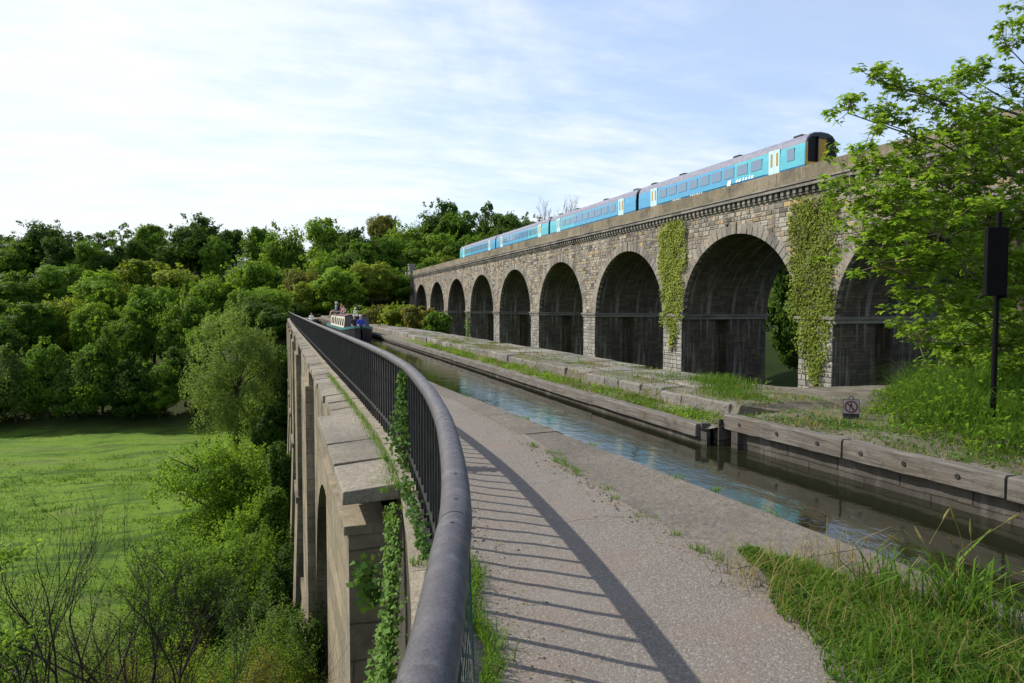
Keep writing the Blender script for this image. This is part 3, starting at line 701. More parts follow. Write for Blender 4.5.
# ------------------------------------------------------------------ train
TC = {'teal': m_plain('turquoise_train_paint', (.10,.41,.51), .3, .06, 2, 0), 'blue': m_plain('mid_blue_train_paint', (.085,.31,.52), .3, .06, 2, 0), 'deep': m_plain('deep_blue_skirt_paint', (.015,.14,.32), .35, .06, 2, 0),
      'pale': m_plain('pale_door_paint', (.46,.67,.72), .35, .05, 2, 0), 'roof': m_plain('grey_lilac_train_roof', (.15,.155,.215), .6, .2, 3, 0), 'dark': m_plain('dark_train_end', (.012,.011,.011), .35, .2, 3, 0),
      'yel': m_plain('warning_yellow', (.55,.30,.015), .45, .1, 3, 0), 'white': m_plain('white_lettering', (.85,.88,.9), .4, .02, 3, 0), 'dyel': m_plain('ochre_panel', (.36,.20,.012), .5, .15, 3, 0)}  # dyel: plain ochre paint for the end door and door slots
def m_glass(name, col, rough=.04):
    m = NT(name); return m.fin(col, rough, .6 if rough < .2 else .12)
TC['glass'] = m_glass('tinted_train_glass', (.16,.24,.34)); TC['dglass'] = m_glass('dark_cab_glass', (.010,.008,.009), .45)
def build_train():
    TX, TW, ZR = VX + 2.05, 2.74, 10.3       # near flank, width, rail top
    Y0, CL = 39.5, 23.25; xc = TX + TW/2
    train = empty('passenger_train', (xc, Y0, ZR), 'turquoise and blue passenger train of four carriages crossing the viaduct', 'train')
    half = [(-1.30,.95),(-1.37,1.35),(-1.37,2.3),(-1.33,2.85),(-1.22,3.18),(-.98,3.45),(-.6,3.6),(0,3.66)]
    prof = half + [(-u, v) for u, v in reversed(half[:-1])]
    for c in range(4):
        ya = Y0 + c*(CL+.55); yb = ya + CL
        car = None
        def ch(mb, name, mats, **k):
            return mb.build(name, mats, car, **k)
        mb = MB(); n = len(prof); rows = []
        ys = [ya, ya+.06, ya+7.8, ya+15.2, yb-.06, yb] ; sc = [.965,1,1,1,1,.965]
        for y, q in zip(ys, sc): rows.append([(xc+u*q, y, ZR + 2 + (v-2)*q) for u, v in prof])
        b = len(mb.v)
        for r in rows: mb.v += [tuple(p) for p in r]
        for i in range(len(rows)-1):
            for j in range(n-1):
                z = (prof[j][1] + prof[j+1][1])/2
                if z > 2.95: mi = 2
                elif z < 1.2: mi = 3
                else: mi = (0 if c % 2 == 0 else 1) if i <= 1 else (1 if i == 2 else (0 if c % 2 else 1))
                mb.f.append((b+i*n+j, b+i*n+j+1, b+(i+1)*n+j+1, b+(i+1)*n+j)); mb.m.append(mi)
        for e in (0, -1):
            mb.add(rows[e], [tuple(range(n)) if e else tuple(reversed(range(n)))], 4)
        mb.add([(xc-1.25,ya+.3,ZR+.4),(xc+1.25,ya+.3,ZR+.4),(xc+1.25,yb-.3,ZR+.4),(xc-1.25,yb-.3,ZR+.4),(xc-1.28,ya+.3,ZR+.96),(xc+1.28,ya+.3,ZR+.96),(xc+1.28,yb-.3,ZR+.96),(xc-1.28,yb-.3,ZR+.96)],
               [(3,2,1,0),(0,1,5,4),(1,2,6,5),(2,3,7,6),(3,0,4,7)], 4)
        car = child(mb, 'carriage', [TC['teal'], TC['blue'], TC['roof'], TC['deep'], TC['dark']], train)
        x = xc - 1.385
        for yd in (ya+2.55, yb-3.6):    # doors in two pale leaves with an ochre window slot
            d = MB(); d.box(x-.015, x+.03, yd, yd+.56, ZR+1.0, ZR+2.93); d.box(x-.015, x+.03, yd+.60, yd+1.16, ZR+1.0, ZR+2.93)
            for q in (yd+.14, yd+.74): d.box(x-.022, x, q, q+.22, ZR+1.75, ZR+2.7, 1)
            ch(d, 'door', [TC['pale'], TC['dyel']])
        ws = [ya + 1.05] if c == 0 else ([] if c < 3 else [])
        k = 0
        for q in ws:
            g = MB(); g.box(x-.012, x+.02, q, q+.75, ZR+1.85, ZR+2.7); ch(g, 'window', TC['glass'])
        y = ya + 4.5
        for k in range(9):
            g = MB(); g.box(x-.012, x+.02, y, y+1.28, ZR+1.85, ZR+2.62); ch(g, 'window', TC['glass']); y += 1.68
        st = MB(); st.box(x-.008, x+.02, ya+4.2, yb-4.0, ZR+1.37, ZR+1.42); ch(st, 'pale_stripe', TC['teal'])
        for q in (ya+1.5, ya+8.5, ya+16.5, yb-1.6):
            v = MB(); v.box(xc-.45, xc+.3, q, q+.8, ZR+3.55, ZR+3.82); ch(v, 'roof_vent', TC['dark'], bevel=.05)
        if c < 3:
            v = MB(); v.box(xc-1.1, xc+1.1, yb-.02, yb+.57, ZR+.9, ZR+3.35); ch(v, 'gangway', TC['dark'])
        if c == 0:
            # blurred white fleet lettering: a bold italic mark and a thin line of script towards the front
            def par(y0, y1, z0, z1, sl):
                lg = MB(); lg.add([(x-.01,y0,z0),(x-.01,y1,z0),(x-.01,y1+sl,z1),(x-.01,y0+sl,z1)], [(3,2,1,0)]); ch(lg, 'lettering', TC['white'])
            for q in range(6): par(ya+5.5+q*.38, ya+5.5+q*.38+(.26,.14,.22,.12,.26,.2)[q], ZR+1.36, ZR+(1.56,1.62,1.54,1.6,1.55,1.56)[q], -.10)
            par(ya+8.3, ya+8.75, ZR+1.2, ZR+1.66, -.15)
            for q in range(7): par(ya+12.2+q*.28, ya+12.3+q*.28+(q%3)*.03, ZR+1.24, ZR+1.34, -.05)
            for q in range(5): par(ya+15.6+q*.28, ya+15.7+q*.28+(q%2)*.04, ZR+1.24, ZR+1.34, -.05)
            # cab end: yellow surround, black windscreens, ochre gangway door, lights and coupler
            yf = ya - .012
            def face(mb, poly, y=yf): mb.add([(xc+u, y, ZR+v) for u, v in poly], [tuple(range(len(poly)))])
            f = MB(); face(f, [(-1.28,1.0),(1.28,1.0),(1.3,1.55),(-1.3,1.55)]); face(f, [(-1.32,1.55),(-1.16,1.55),(-1.16,2.9),(-1.27,2.9)]); ch(f, 'cab_front', TC['yel'])
            f = MB(); face(f, [(-1.15,1.56),(-.42,1.56),(-.42,3.3),(-.85,3.28),(-1.12,2.95)]); ch(f, 'windscreen', TC['dglass'])
            f = MB(); face(f, [(1.26,1.56),(1.18,2.95),(.88,3.28),(.42,3.3),(.42,1.56)]); ch(f, 'windscreen', TC['dglass'])
            f = MB(); f.box(xc-.36, xc+.36, ya-.10, ya-.013, ZR+1.0, ZR+3.15); fo = ch(f, 'end_door', TC['dyel'], bevel=.03)
            f = MB(); f.box(xc-.42, xc-.36, ya-.14, ya-.01, ZR+1, ZR+3.25); f.box(xc+.36, xc+.42, ya-.14, ya-.01, ZR+1, ZR+3.25); f.box(xc-.42, xc+.42, ya-.14, ya-.01, ZR+3.15, ZR+3.3); ch(f, 'gangway_frame', TC['dark'])
            for sgn in (-1, 1):
                f = MB(); f.box(xc+sgn*.8-.2, xc+sgn*.8+.2, ya-.05, ya-.014, ZR+1.2, ZR+1.4); ch(f, 'headlight', TC['white'], bevel=.02)
            f = MB(); f.box(xc-.25, xc+.25, ya-.5, ya, ZR+.75, ZR+1.0); ch(f, 'coupler', TC['dark'], bevel=.03)
        for by in (ya+4.2, yb-4.2):
            bg = MB(); bg.box(xc-1.1, xc+1.1, by-1.5, by+1.5, ZR+.35, ZR+.75)
            for wy in (by-1.1, by+1.1):
                for wx in (-.75, .75): bg.tube([(xc+wx-.06, wy, ZR+.42), (xc+wx+.06, wy, ZR+.42)], .42, 14)
            ch(bg, 'bogie', TC['dark'])
build_train()
# ------------------------------------------------------------------ plants
def unit(v): return v / np.maximum(1e-6, np.linalg.norm(v, axis=1, keepdims=True))
def leaf_quads(P, Nrm, size, asp=.62, droop=.25):
    """one folded diamond leaf (a quad) at each point, facing roughly along Nrm"""
    n = len(P); r = unit(nr.normal(size=(n, 3))); Nn = unit(Nrm)
    t = unit(np.cross(Nn, r)); b = np.cross(Nn, t); s = (size * nr.uniform(.65, 1.35, n))[:, None] if np.isscalar(size) else size[:, None]
    V = np.stack([P - t*s*.5, P + b*s*asp*.5 + Nn*s*.10, P + t*s*.5 - Nn*s*droop*.5, P - b*s*asp*.5 + Nn*s*.10], 1).reshape(-1, 3)
    return V, np.arange(4*n).reshape(n, 4)
def clumps(nc, rad, cr, per, shape='round', up=.25):
    """points and normals of leaf clumps filling a unit crown (radius 1 across, height 0..1 scaled later)"""
    P = []; Nn = []
    for i in range(nc):
        d = unit(nr.normal(size=(1, 3)))[0]; q = nr.uniform(.25, 1) ** .45
        c = d * q * rad
        r = cr * nr.uniform(.6, 1.35)
        dd = unit(nr.normal(size=(per, 3)) + np.array([0, 0, up])); rr = r * nr.uniform(.35, 1, per)[:, None] ** .6
        P.append(c + dd * rr * np.array([1, 1, .78])); Nn.append(dd + .5*d + nr.normal(size=(per, 3))*.45 + np.array([0, 0, .3]))
    return np.concatenate(P), np.concatenate(Nn)
def lobed(nc, cr, per, seed, lo=7, hi=11):
    # uneven crown: several lobes of different size, leaf clumps over each, and loose shoots
    q = random.Random(seed); PP = []; NN = []; nl = q.randint(lo, hi)
    for i in range(nl):
        a = q.uniform(0, 6.28); zz = q.uniform(-.8, .82); rr = math.sqrt(max(.05, 1-zz*zz)) * q.uniform(.35, .85); c = np.array([.36*rr*math.cos(a), .36*rr*math.sin(a), .36*zz]); R_ = q.uniform(.14, .24)
        p, n_ = clumps(max(8, nc//nl), R_, cr*.72, int(per*.95)); PP.append(p + c); NN.append(n_ + c*1.2)
    p, n_ = clumps(nc//5, .30, cr, per); PP.append(p); NN.append(n_)
    for i in range(26):
        d = unit(nr.normal(size=(1,3)) + np.array([0,0,.55]))[0]; a = d*.42; tt = nr.uniform(0,1,14)[:,None]; PP.append(a + d*tt*q.uniform(.03,.09) + nr.normal(size=(14,3))*.012); NN.append(nr.normal(size=(14,3)) + d)
    return np.concatenate(PP), np.concatenate(NN)
PROTO = {}
def trunk_mesh(h0, limbs, r0, seed, wob=.04):
    q = random.Random(seed); mb = MB(); pts = [(q.uniform(-wob,wob)*i/5, q.uniform(-wob,wob)*i/5, h0*i/5) for i in range(6)]
    mb.tube(pts, [r0*(1.25 - .75*i/5) for i in range(6)], 7)
    for i in range(limbs):
        a = q.uniform(0, 6.28); z = q.uniform(.28, .75)*h0; l = q.uniform(.2, .38)
        p0 = Vector((0, 0, z)); p3 = Vector((math.cos(a)*l, math.sin(a)*l, z + q.uniform(.12, .3)))
        m1 = p0.lerp(p3, .45) + Vector((0, 0, .03)); mb.tube([p0, m1, p3], [r0*.5, r0*.35, r0*.12], 5)
    return mb
def tree_proto(kind, seed):
    """unit tree: base at 0, height 1, crown width 1 (before scaling)"""
    if kind == 'round':   zc, rz, nc, cr, per, ls = .52, .50, 130, .14, 140, .037
    elif kind == 'tall':  zc, rz, nc, cr, per, ls = .51, .52, 120, .14, 140, .037
    elif kind == 'airy':  zc, rz, nc, cr, per, ls = .64, .36, 42, .105, 60, .046
    elif kind == 'thin':  zc, rz, nc, cr, per, ls = .70, .29, 13, .11, 55, .05
    elif kind == 'bush':  zc, rz, nc, cr, per, ls = .46, .54, 120, .15, 110, .040
    if kind in ('airy', 'thin'): P, Nn = clumps(nc, .40, cr, per)
    else: P, Nn = lobed(nc, cr, per, seed*7+1)
    if kind == 'tall': P[:, :2] *= (1.12 - .55 * np.clip(P[:, 2:3] / .45, -.3, 1))
    P[:, 2] = zc + P[:, 2] / .5 * rz
    k = P[:, 2] > .02; P = P[k]; Nn = Nn[k]
    V, F = leaf_quads(P, Nn, ls)
    cm = raw('crown', V, F, M['lf_mid']); tm = trunk_mesh(.8 if kind != 'bush' else .5, 7, .02 if kind != 'bush' else .015, seed, .05).build('trunk', M['bark'], smooth=True)
    out = (cm.data, tm.data); bpy.data.objects.remove(cm); bpy.data.objects.remove(tm); return out
def bare_proto(seed):
    q = random.Random(seed); mb = MB()
    def grow(p, d, l, r, dep):
        e = p + d*l; m = p + d*l*.5 + Vector((q.uniform(-1,1), q.uniform(-1,1), q.uniform(-1,1)))*l*.06
        mb.tube([p, m, e], [r, r*.85, r*.65], 4 if dep > 1 else 6, cap=False)
        if dep < 5:
            for i in range(3 if dep else 5):
                nd = (d + Vector((q.uniform(-1,1), q.uniform(-1,1), q.uniform(-.4,.7)))*.75).normalized(); grow(e if i else m, nd, l*q.uniform(.55,.8), r*.55, dep+1)
    grow(Vector((0,0,0)), Vector((0,0,1)), .38, .022, 0)
    zs = max(v[2] for v in mb.v); mb.v = [(v[0]/zs*1.0, v[1]/zs*1.0, v[2]/zs) for v in mb.v]
    o = mb.build('branches', M['twig']); me = o.data; bpy.data.objects.remove(o); return me
for kd, ns in (('round', 7), ('tall', 3), ('airy', 2), ('thin', 1), ('bush', 3)): PROTO[kd] = [tree_proto(kd, 31*i+5) for i in range(ns)]
PROTO['bare'] = [bare_proto(3), bare_proto(9)]
TREES = []
def add_tree(loc, h, wd, kind, leaf, label=None, group=None, name=None):
    pr = rnd.choice(PROTO[kind])
    t = empty(name or ('shrub' if kind == 'bush' else 'tree'), loc, label, 'shrub' if kind == 'bush' else 'tree', group, rnd.uniform(0, 6.28))
    if kind == 'bare':
        o = bpy.data.objects.new('branches', pr); C.objects.link(o); o.parent = t; o.scale = (wd, wd, h)
    else:
        for nm, me, mt in (('crown', pr[0], M[leaf]), ('trunk', pr[1], M['bark'])):
            o = bpy.data.objects.new(nm, me); C.objects.link(o); o.parent = t; o.scale = (wd, wd, h)
            o.material_slots[0].link = 'OBJECT'; o.material_slots[0].material = mt
    return t
def place(px, top, d, wpx, kind, leaf, label=None, group=None, base=None):
    p = spot(px, top, d); g = ground(p.x, p.y) if base is None else base
    h = max(2.5, p.z - g + .3, .85*wpx/FPX*d); return add_tree((p.x, p.y, g - .3), h, wpx/FPX*d*1.12, kind, leaf, label, group)
LN = {'lf_dark': 'dark green', 'lf_mid': 'mid green', 'lf_bright': 'bright fresh green', 'lf_yellow': 'yellow green', 'lf_grey': 'grey green', 'lf_olive': 'olive brown'}
KN = {'round': 'round-crowned', 'tall': 'tall narrow', 'airy': 'loose airy', 'thin': 'thin bare-stemmed', 'bare': 'leafless', 'bush': 'bushy'}
ORD = ['leftmost', 'second from left', 'third from left', 'fourth from left', 'fifth from left', 'sixth from left', 'seventh from left', 'eighth from left', 'ninth from left', 'tenth from left', 'eleventh from left', 'twelfth from left', 'thirteenth from left', 'fourteenth from left', 'fifteenth from left', 'sixteenth from left', 'seventeenth from left', 'eighteenth from left', 'nineteenth from left', 'twentieth from left', '21st from left', '22nd from left', '23rd from left', '24th from left', '25th from left', '26th from left']
def row(items, where, group):
    items = sorted(items, key=lambda t: t[0])
    for i, (px, top, d, wpx, kind, leaf) in enumerate(items):
        pos = ORD[i] if i < len(items) - 1 else 'rightmost'
        place(px, top, d, wpx, kind, leaf, f"{LN[leaf]+' ' if kind != 'bare' else ''}{KN[kind]} tree, {pos} on {where}", group)
# skyline fillers are added in a second rank behind the first
D, Mi, B, Y_, G, O = 'lf_dark', 'lf_mid', 'lf_bright', 'lf_yellow', 'lf_grey', 'lf_olive'
row([(-18,232,230,50,'round',D),(12,240,226,40,'round',Mi),(42,214,236,52,'round',D),(75,230,240,34,'airy',D),(97,227,240,36,'airy',D),(121,219,232,30,'thin',Mi),(148,223,236,44,'round',Mi),(172,238,230,40,'round',D),
     (196,212,226,58,'round',D),(232,228,238,40,'round',D),(258,225,230,40,'round',Mi),(62,236,222,44,'round',D),(88,240,220,40,'round',Mi),(112,243,220,38,'round',D),(134,238,222,36,'round',D),(20,232,236,44,'round',D),(216,238,222,36,'round',Mi),(-4,228,240,40,'airy',D)], 'the left skyline', 'trees on the left skyline')
row([(288,214,214,58,'round',Mi),(330,217,208,66,'round',B),(362,226,200,46,'round',D),(386,213,232,40,'round',O),(408,216,222,50,'round',B),(438,198,236,54,'round',D),(462,214,226,50,'round',Mi),(485,199,240,34,'airy',D),(505,212,236,52,'round',D),(527,211,240,40,'round',D),
     (544,195,262,38,'bare',D),(564,193,264,34,'bare',D)], 'the skyline above the boat', 'trees on the middle skyline')
row([(-14,300,176,60,'round',Mi),(20,270,188,58,'round',Mi),(60,262,195,60,'round',Mi),(100,268,186,60,'round',B),(140,258,196,56,'round',Y_),(180,262,192,64,'round',Y_),(214,268,184,52,'round',B),(250,252,186,64,'round',B),(276,262,190,52,'round',Mi)],
    'the upper meadow slope', 'trees on the upper left slope')
row([(-6,318,152,64,'round',D),(30,300,160,58,'round',Mi),(62,288,166,54,'round',Y_),(96,292,160,56,'round',B),(128,306,156,50,'round',Mi),(152,282,164,60,'round',Mi),(184,284,158,56,'round',Mi),(206,312,150,48,'round',Mi),(246,286,150,54,'round',Mi),(272,284,152,46,'round',B)],
    'the middle meadow slope', 'trees on the middle left slope')
row([(-20,352,133,64,'round',D),(14,346,134,56,'tall',G),(46,336,135,50,'tall',Mi),(74,352,134,52,'tall',D),(100,330,136,54,'tall',Mi),(132,352,134,50,'tall',D),(158,356,135,50,'round',Mi),(184,344,140,50,'round',D),(278,330,132,40,'round',D),(288,352,112,34,'round',D),(262,345,136,44,'round',D)],
    'the meadow\'s back edge', 'trees along the back of the meadow')
row([(302,262,176,50,'round',O),(322,244,186,58,'round',B),(352,240,182,58,'round',Mi),(372,262,172,54,'round',Y_),(340,280,164,56,'round',B),(310,286,166,46,'round',Y_),(398,272,176,44,'round',Mi),(384,236,200,50,'round',Mi),(290,268,190,40,'round',B),(420,240,210,48,'round',Mi),(450,232,205,56,'round',B),(478,236,205,46,'round',Mi),(500,225,214,50,'round',D),(296,300,160,26,'round',D)],
    'the hillside behind the boat', 'trees behind the narrowboat')
row([(425,262,196,44,'round',B),(440,250,200,44,'round',Y_),(404,256,198,40,'round',D),(392,296,190,30,'round',D)], 'the viaduct\'s far end', 'trees at the viaduct end')
# trees standing beyond the arches, glimpsed through the openings
for i, (x, y, h, wd, lf, lb) in enumerate(((56,62,20,14,D,'dark tree beyond the wide near arch of the viaduct'),(66,92,15,12,Mi,'tree on the slope seen through the second arch'),(64,125,15,13,D,'tree beyond the farther narrow arches'),(70,52,20,16,Mi,'tree behind the ivy clad pier'),(52,40,7,8,D,'small dark tree behind the arch beside the sycamore'),(62,160,18,14,D,'tree behind the distant end arches'))):
    add_tree((x, y, ground(x, y)-.3), h, wd, 'round', lf, lb, 'trees beyond the viaduct')
# the big pale tree on the meadow and the bushes running down to the near slope
def leafy(name, cat, label, loc, h, wd, leaf, nc, cr, per, ls, zc=.55, rz=.45, taper=0., nl=9, wisps=0, r0=.02, group=None, even=False):
    t = empty(name, loc, label, cat, group); mb = MB()
    q = random.Random(int(h*100)); fork = .3
    P, Nn = clumps(nc, .40, cr, per) if even else lobed(nc, cr, per, int(h*1000) + nc, 9, 14)
    if taper: P[:, :2] *= (1.1 - taper * np.clip(P[:, 2:3] / .45, -.3, 1))
    P[:, 2] = zc + P[:, 2]/.5*rz
    if wisps:      # upright young shoots breaking the outline
        W = []; WN = []
        for i in range(wisps):
            d = unit(nr.normal(size=(1,3)) + np.array([0,0,.5]))[0]; a = np.array([d[0]*.40, d[1]*.40, zc + d[2]*rz*.85]); b = a + np.array([d[0]*.05, d[1]*.05, nr.uniform(.04,.11)]); m = 16
            tt = nr.uniform(0,1,m)[:,None]; W.append(a + (b-a)*tt + nr.normal(size=(m,3))*.008); WN.append(nr.normal(size=(m,3)) + d)
        P = np.concatenate([P]+W); Nn = np.concatenate([Nn]+WN)
    k = P[:,2] > .0; P = P[k]; Nn = Nn[k]; P = P * np.array([wd, wd, h]); Nn = Nn
    V, F = leaf_quads(P, Nn, ls); raw('crown', V, F, M[leaf], t)
    tm = trunk_mesh(.75, nl, r0, int(h*10)); tm.v = [(x*wd, y*wd, z*h) for x, y, z in tm.v]; tm.build('trunk', M['bark'], t, smooth=True)
    return t
def at_ground(px, d):
    x = (px-512)/FPX*d; X = x*math.cos(YAW) + d*math.sin(YAW); Y = -x*math.sin(YAW) + d*math.cos(YAW); return Vector((X, Y, ground(X, Y)))
def leafy_at(px, top, d, wpx, *a, **k):
    g = at_ground(px, d); h = spot(px, top, d).z - g.z + .4; return leafy(a[0], a[1], a[2], g - Vector((0,0,.4)), h, wpx/FPX*d*1.1, *a[3:], **k)
leafy_at(234, 300, 108, 92, 'tree', 'tree', 'large pale grey green tree standing alone on the meadow beside the aqueduct', 'lf_grey', 150, .085, 230, .28, .50, .50, .10, 14, 190, even=True)
leafy_at(216, 430, 66, 128, 'shrub', 'shrub', 'broad pale green willow bush below the pale tree, upper of the two big bushes', 'lf_bright', 150, .14, 220, .26, .46, .5, .1, 9, 160)
leafy_at(262, 452, 72, 80, 'shrub', 'shrub', 'dark bush tucked between the willow bush and the aqueduct piers', 'lf_dark', 90, .15, 170, .26, .46, .5)
leafy_at(212, 520, 44, 165, 'shrub', 'shrub', 'broad mid green bush on the lower left, lower of the two big bushes', 'lf_mid', 190, .13, 300, .17, .46, .5, 0, 9, 170)
leafy_at(262, 560, 36, 90, 'shrub', 'shrub', 'dark green bush at the foot of the nearest aqueduct pier', 'lf_dark', 110, .15, 190, .15, .46, .5)
leafy_at(268, 400, 100, 46, 'shrub', 'shrub', 'dark undergrowth bush between the pale tree and the aqueduct', 'lf_dark', 70, .16, 120, .4, .46, .5)
leafy_at(168, 636, 25, 120, 'shrub', 'shrub', 'olive twiggy scrub at the bottom left below the bushes', 'lf_yellow', 110, .12, 170, .075, .46, .5, 0, 12, 60)
leafy_at(90, 650, 22, 110, 'shrub', 'shrub', 'low green scrub behind the bare branches', 'lf_bright', 80, .13, 120, .075, .46, .5, 0, 10, 60)
leafy_at(250, 634, 20, 90, 'shrub', 'shrub', 'dark low scrub at the bottom beside the aqueduct', 'lf_dark', 110, .14, 190, .085, .46, .5, 0, 10, 20)
leafy_at(284, 440, 60, 44, 'shrub', 'shrub', 'dark leafy bush in the shade beside the tall aqueduct piers', 'lf_dark', 80, .15, 170, .24, .46, .5)
leafy_at(280, 520, 44, 60, 'shrub', 'shrub', 'dark bush against the piers, above the one at the nearest pier foot', 'lf_dark', 90, .15, 170, .18, .46, .5)
leafy_at(292, 600, 23, 80, 'shrub', 'shrub', 'dark leafy scrub rising beside the first pilaster at the bottom', 'lf_dark', 120, .15, 220, .10, .46, .5)
leafy_at(120, 655, 16, 120, 'shrub', 'shrub', 'olive scrub along the bottom edge under the bare branches', 'lf_olive', 80, .13, 120, .06, .46, .5, 0, 10, 40)
leafy_at(30, 660, 16, 110, 'shrub', 'shrub', 'green scrub in the bottom left corner', 'lf_mid', 80, .13, 120, .06, .46, .5, 0, 10, 40)
leafy_at(276, 345, 118, 40, 'tree', 'tree', 'dark tree pressed against the far piers of the aqueduct', 'lf_dark', 80, .15, 130, .45, .5, .5)
leafy_at(268, 588, 17, 110, 'shrub', 'shrub', 'leafy green scrub on the bank just left of the first pilaster', 'lf_grey', 110, .15, 240, .055, .46, .5, 0, 7, 90)
leafy_at(240, 622, 14, 120, 'shrub', 'shrub', 'fresh green scrub at the bottom edge below the lower big bush', 'lf_mid', 110, .14, 240, .045, .46, .5, 0, 7, 90)
leafy_at(246, 640, 11, 120, 'shrub', 'shrub', 'olive scrub at the bottom edge left of the dark scrub', 'lf_olive', 110, .15, 220, .04, .46, .5, 0, 9, 90)
leafy_at(268, 480, 50, 56, 'shrub', 'shrub', 'mid green bush between the lower big bush and the piers', 'lf_mid', 110, .15, 200, .20, .46, .5)
leafy_at(60, 606, 19, 150, 'shrub', 'shrub', 'loose grey green scrub behind the bare shrub at the left edge', 'lf_grey', 90, .12, 130, .06, .46, .5, 0, 12, 90)
leafy_at(128, 600, 21, 130, 'shrub', 'shrub', 'loose green scrub behind the forked bare shrub', 'lf_mid', 90, .12, 130, .06, .46, .5, 0, 12, 90)
leafy_at(10, 580, 24, 120, 'shrub', 'shrub', 'rounded green bush at the left edge of the meadow', 'lf_mid', 100, .13, 180, .09, .46, .5, 0, 12, 60)
leafy_at(176, 548, 39, 120, 'shrub', 'shrub', 'feathery mid green bush spreading towards the meadow, left of the lower big bush', 'lf_mid', 150, .11, 220, .14, .46, .5, 0, 10, 200)
leafy_at(250, 500, 50, 90, 'shrub', 'shrub', 'feathery fresh green bush between the two big bushes', 'lf_bright', 130, .11, 200, .17, .46, .5, 0, 9, 160)
# olive hedge along the far bank, five shrubs in a run in front of the farthest arches
for i, (px, top, d, wpx, lf, lb) in enumerate(((380,304,70,46,O,'olive shrub at the boat end of the far bank hedge'),(400,302,62,44,Y_,'yellowish shrub in the far bank hedge, below the end of the viaduct'),(420,304,58,40,O,'olive shrub in the middle of the far bank hedge'),(438,311,55,30,Mi,'green shrub at the near end of the far bank hedge'),(362,306,84,34,B,'fresh green shrub beside the narrowboat'))):
    p = spot(px, top, d); z0 = -1.5; leafy('shrub', 'shrub', lb, Vector((p.x, p.y, z0)), p.z - z0, wpx/FPX*d*1.15, lf, 70, .16, 130, .20, .5, .5, 0, 6, 40, group='hedge shrubs along the far bank')
# ------------------------------------------------------------------ ivy
def ivy_on_wall(poly, label, leaf, dens=165, size=.15, x0=VX-.06, name='ivy'):
    ys = [p[0] for p in poly]; zs = [p[1] for p in poly]; P = []
    def inside(y, z):
        c = False; j = len(poly)-1
        for i in range(len(poly)):
            if (poly[i][1] > z) != (poly[j][1] > z) and y < (poly[j][0]-poly[i][0])*(z-poly[i][1])/(poly[j][1]-poly[i][1]) + poly[i][0]: c = not c
            j = i
        return c
    A = (max(ys)-min(ys))*(max(zs)-min(zs))
    for _ in range(int(A*dens*1.3)):
        y = rnd.uniform(min(ys)-.1, max(ys)+.1); z = rnd.uniform(min(zs)-.1, max(zs)+.1); j = (rnd.gauss(0,.24) + .22*math.sin(z*2.3+y), rnd.gauss(0,.3))
        if inside(y+j[0], z+j[1]) and rnd.random() < .9 + .4*math.sin(y*3.1+z*1.3)*math.sin(z*2.2):
            bul = .05 + .16*(.5+.5*math.sin(y*2.1+1)*math.sin(z*1.7)) ; P.append((x0 - abs(rnd.gauss(bul, .05)), y, z))
    P = np.array(P); t = empty(name, (x0, sum(ys)/len(ys), min(zs)), label, 'ivy')
    Nn = np.tile(np.array([-1., 0, .45]), (len(P), 1)) + nr.normal(size=P.shape)*.42
    V, F = leaf_quads(P, Nn, size, .85, .3); o = raw('leaves', V, F, M[leaf], t); o.matrix_parent_inverse = Matrix.Translation(t.location).inverted()
    mb = MB()
    for k in range(5):
        y = sum(ys)/len(ys) + rnd.uniform(-.5,.5); mb.tube([(x0-.0, y + .2*math.sin(z*.9+k), z) for z in np.linspace(min(zs), max(zs)-.6, 9)], .025, 5)
    s = mb.build('stem', M['bark'], t); s.matrix_parent_inverse = o.matrix_parent_inverse.copy()
ivy_on_wall([(34.35,8.8),(38.3,8.9),(38.4,7.0),(38.0,4.2),(38.3,1.5),(37.6,1.0),(37.2,-1.0),(36.2,-2.2),(35.6,-3.2),(35.0,-2.2),(34.9,-.5),(34.2,1.2),(34.4,4.),(34.2,7)], 'broad yellow green ivy sheet hanging down the nearest viaduct pier', 'lf_ivy')
ivy_on_wall([(50.8,8.6),(52.4,9.5),(54.9,8.6),(55.1,6.5),(54.4,3.2),(54.1,1.6),(54.6,1.1),(53.3,.2),(52.8,-2),(52.3,-1.2),(51.9,.8),(51.0,1.2),(51.5,3),(50.7,5.5)], 'narrow yellow green ivy strip on the second viaduct pier', 'lf_ivy', 150, .16)
ivy_on_wall([(118.9,1.0),(121.6,1.2),(121.8,-4),(118.7,-4)], 'small green ivy patch at the foot of a distant viaduct pier', 'lf_ivyg', 14, .35)
def soft_ivy(pts, spread, n, label, leaf, size, norm, stems=True):
    t = empty('ivy', pts[0], label, 'ivy'); P = []; k = len(pts) - 1
    for _ in range(n):
        u = rnd.uniform(0, k); i = min(int(u), k-1); p = Vector(pts[i]).lerp(Vector(pts[i+1]), u-i); s = spread[i] + (spread[i+1]-spread[i])*(u-i); P.append(p + Vector((rnd.gauss(0,.45*s), rnd.gauss(0,s*.8), rnd.gauss(0,s*.5))))
    P = np.array(P); Nn = np.tile(np.array(norm, float), (n, 1)) + nr.normal(size=(n,3))*.55; V, F = leaf_quads(P, Nn, size, .85, .3)
    o = raw('leaves', V, F, M[leaf], t); o.matrix_parent_inverse = Matrix.Translation(t.location).inverted()
    mb = MB()
    for q in range(4): mb.tube([Vector(p) + Vector((rnd.uniform(-.03,.03), rnd.uniform(-.05,.05), 0)) for p in pts], .006, 4)
    s_ = mb.build('stem', M['bark'], t); s_.matrix_parent_inverse = o.matrix_parent_inverse.copy()
yr = 8.0
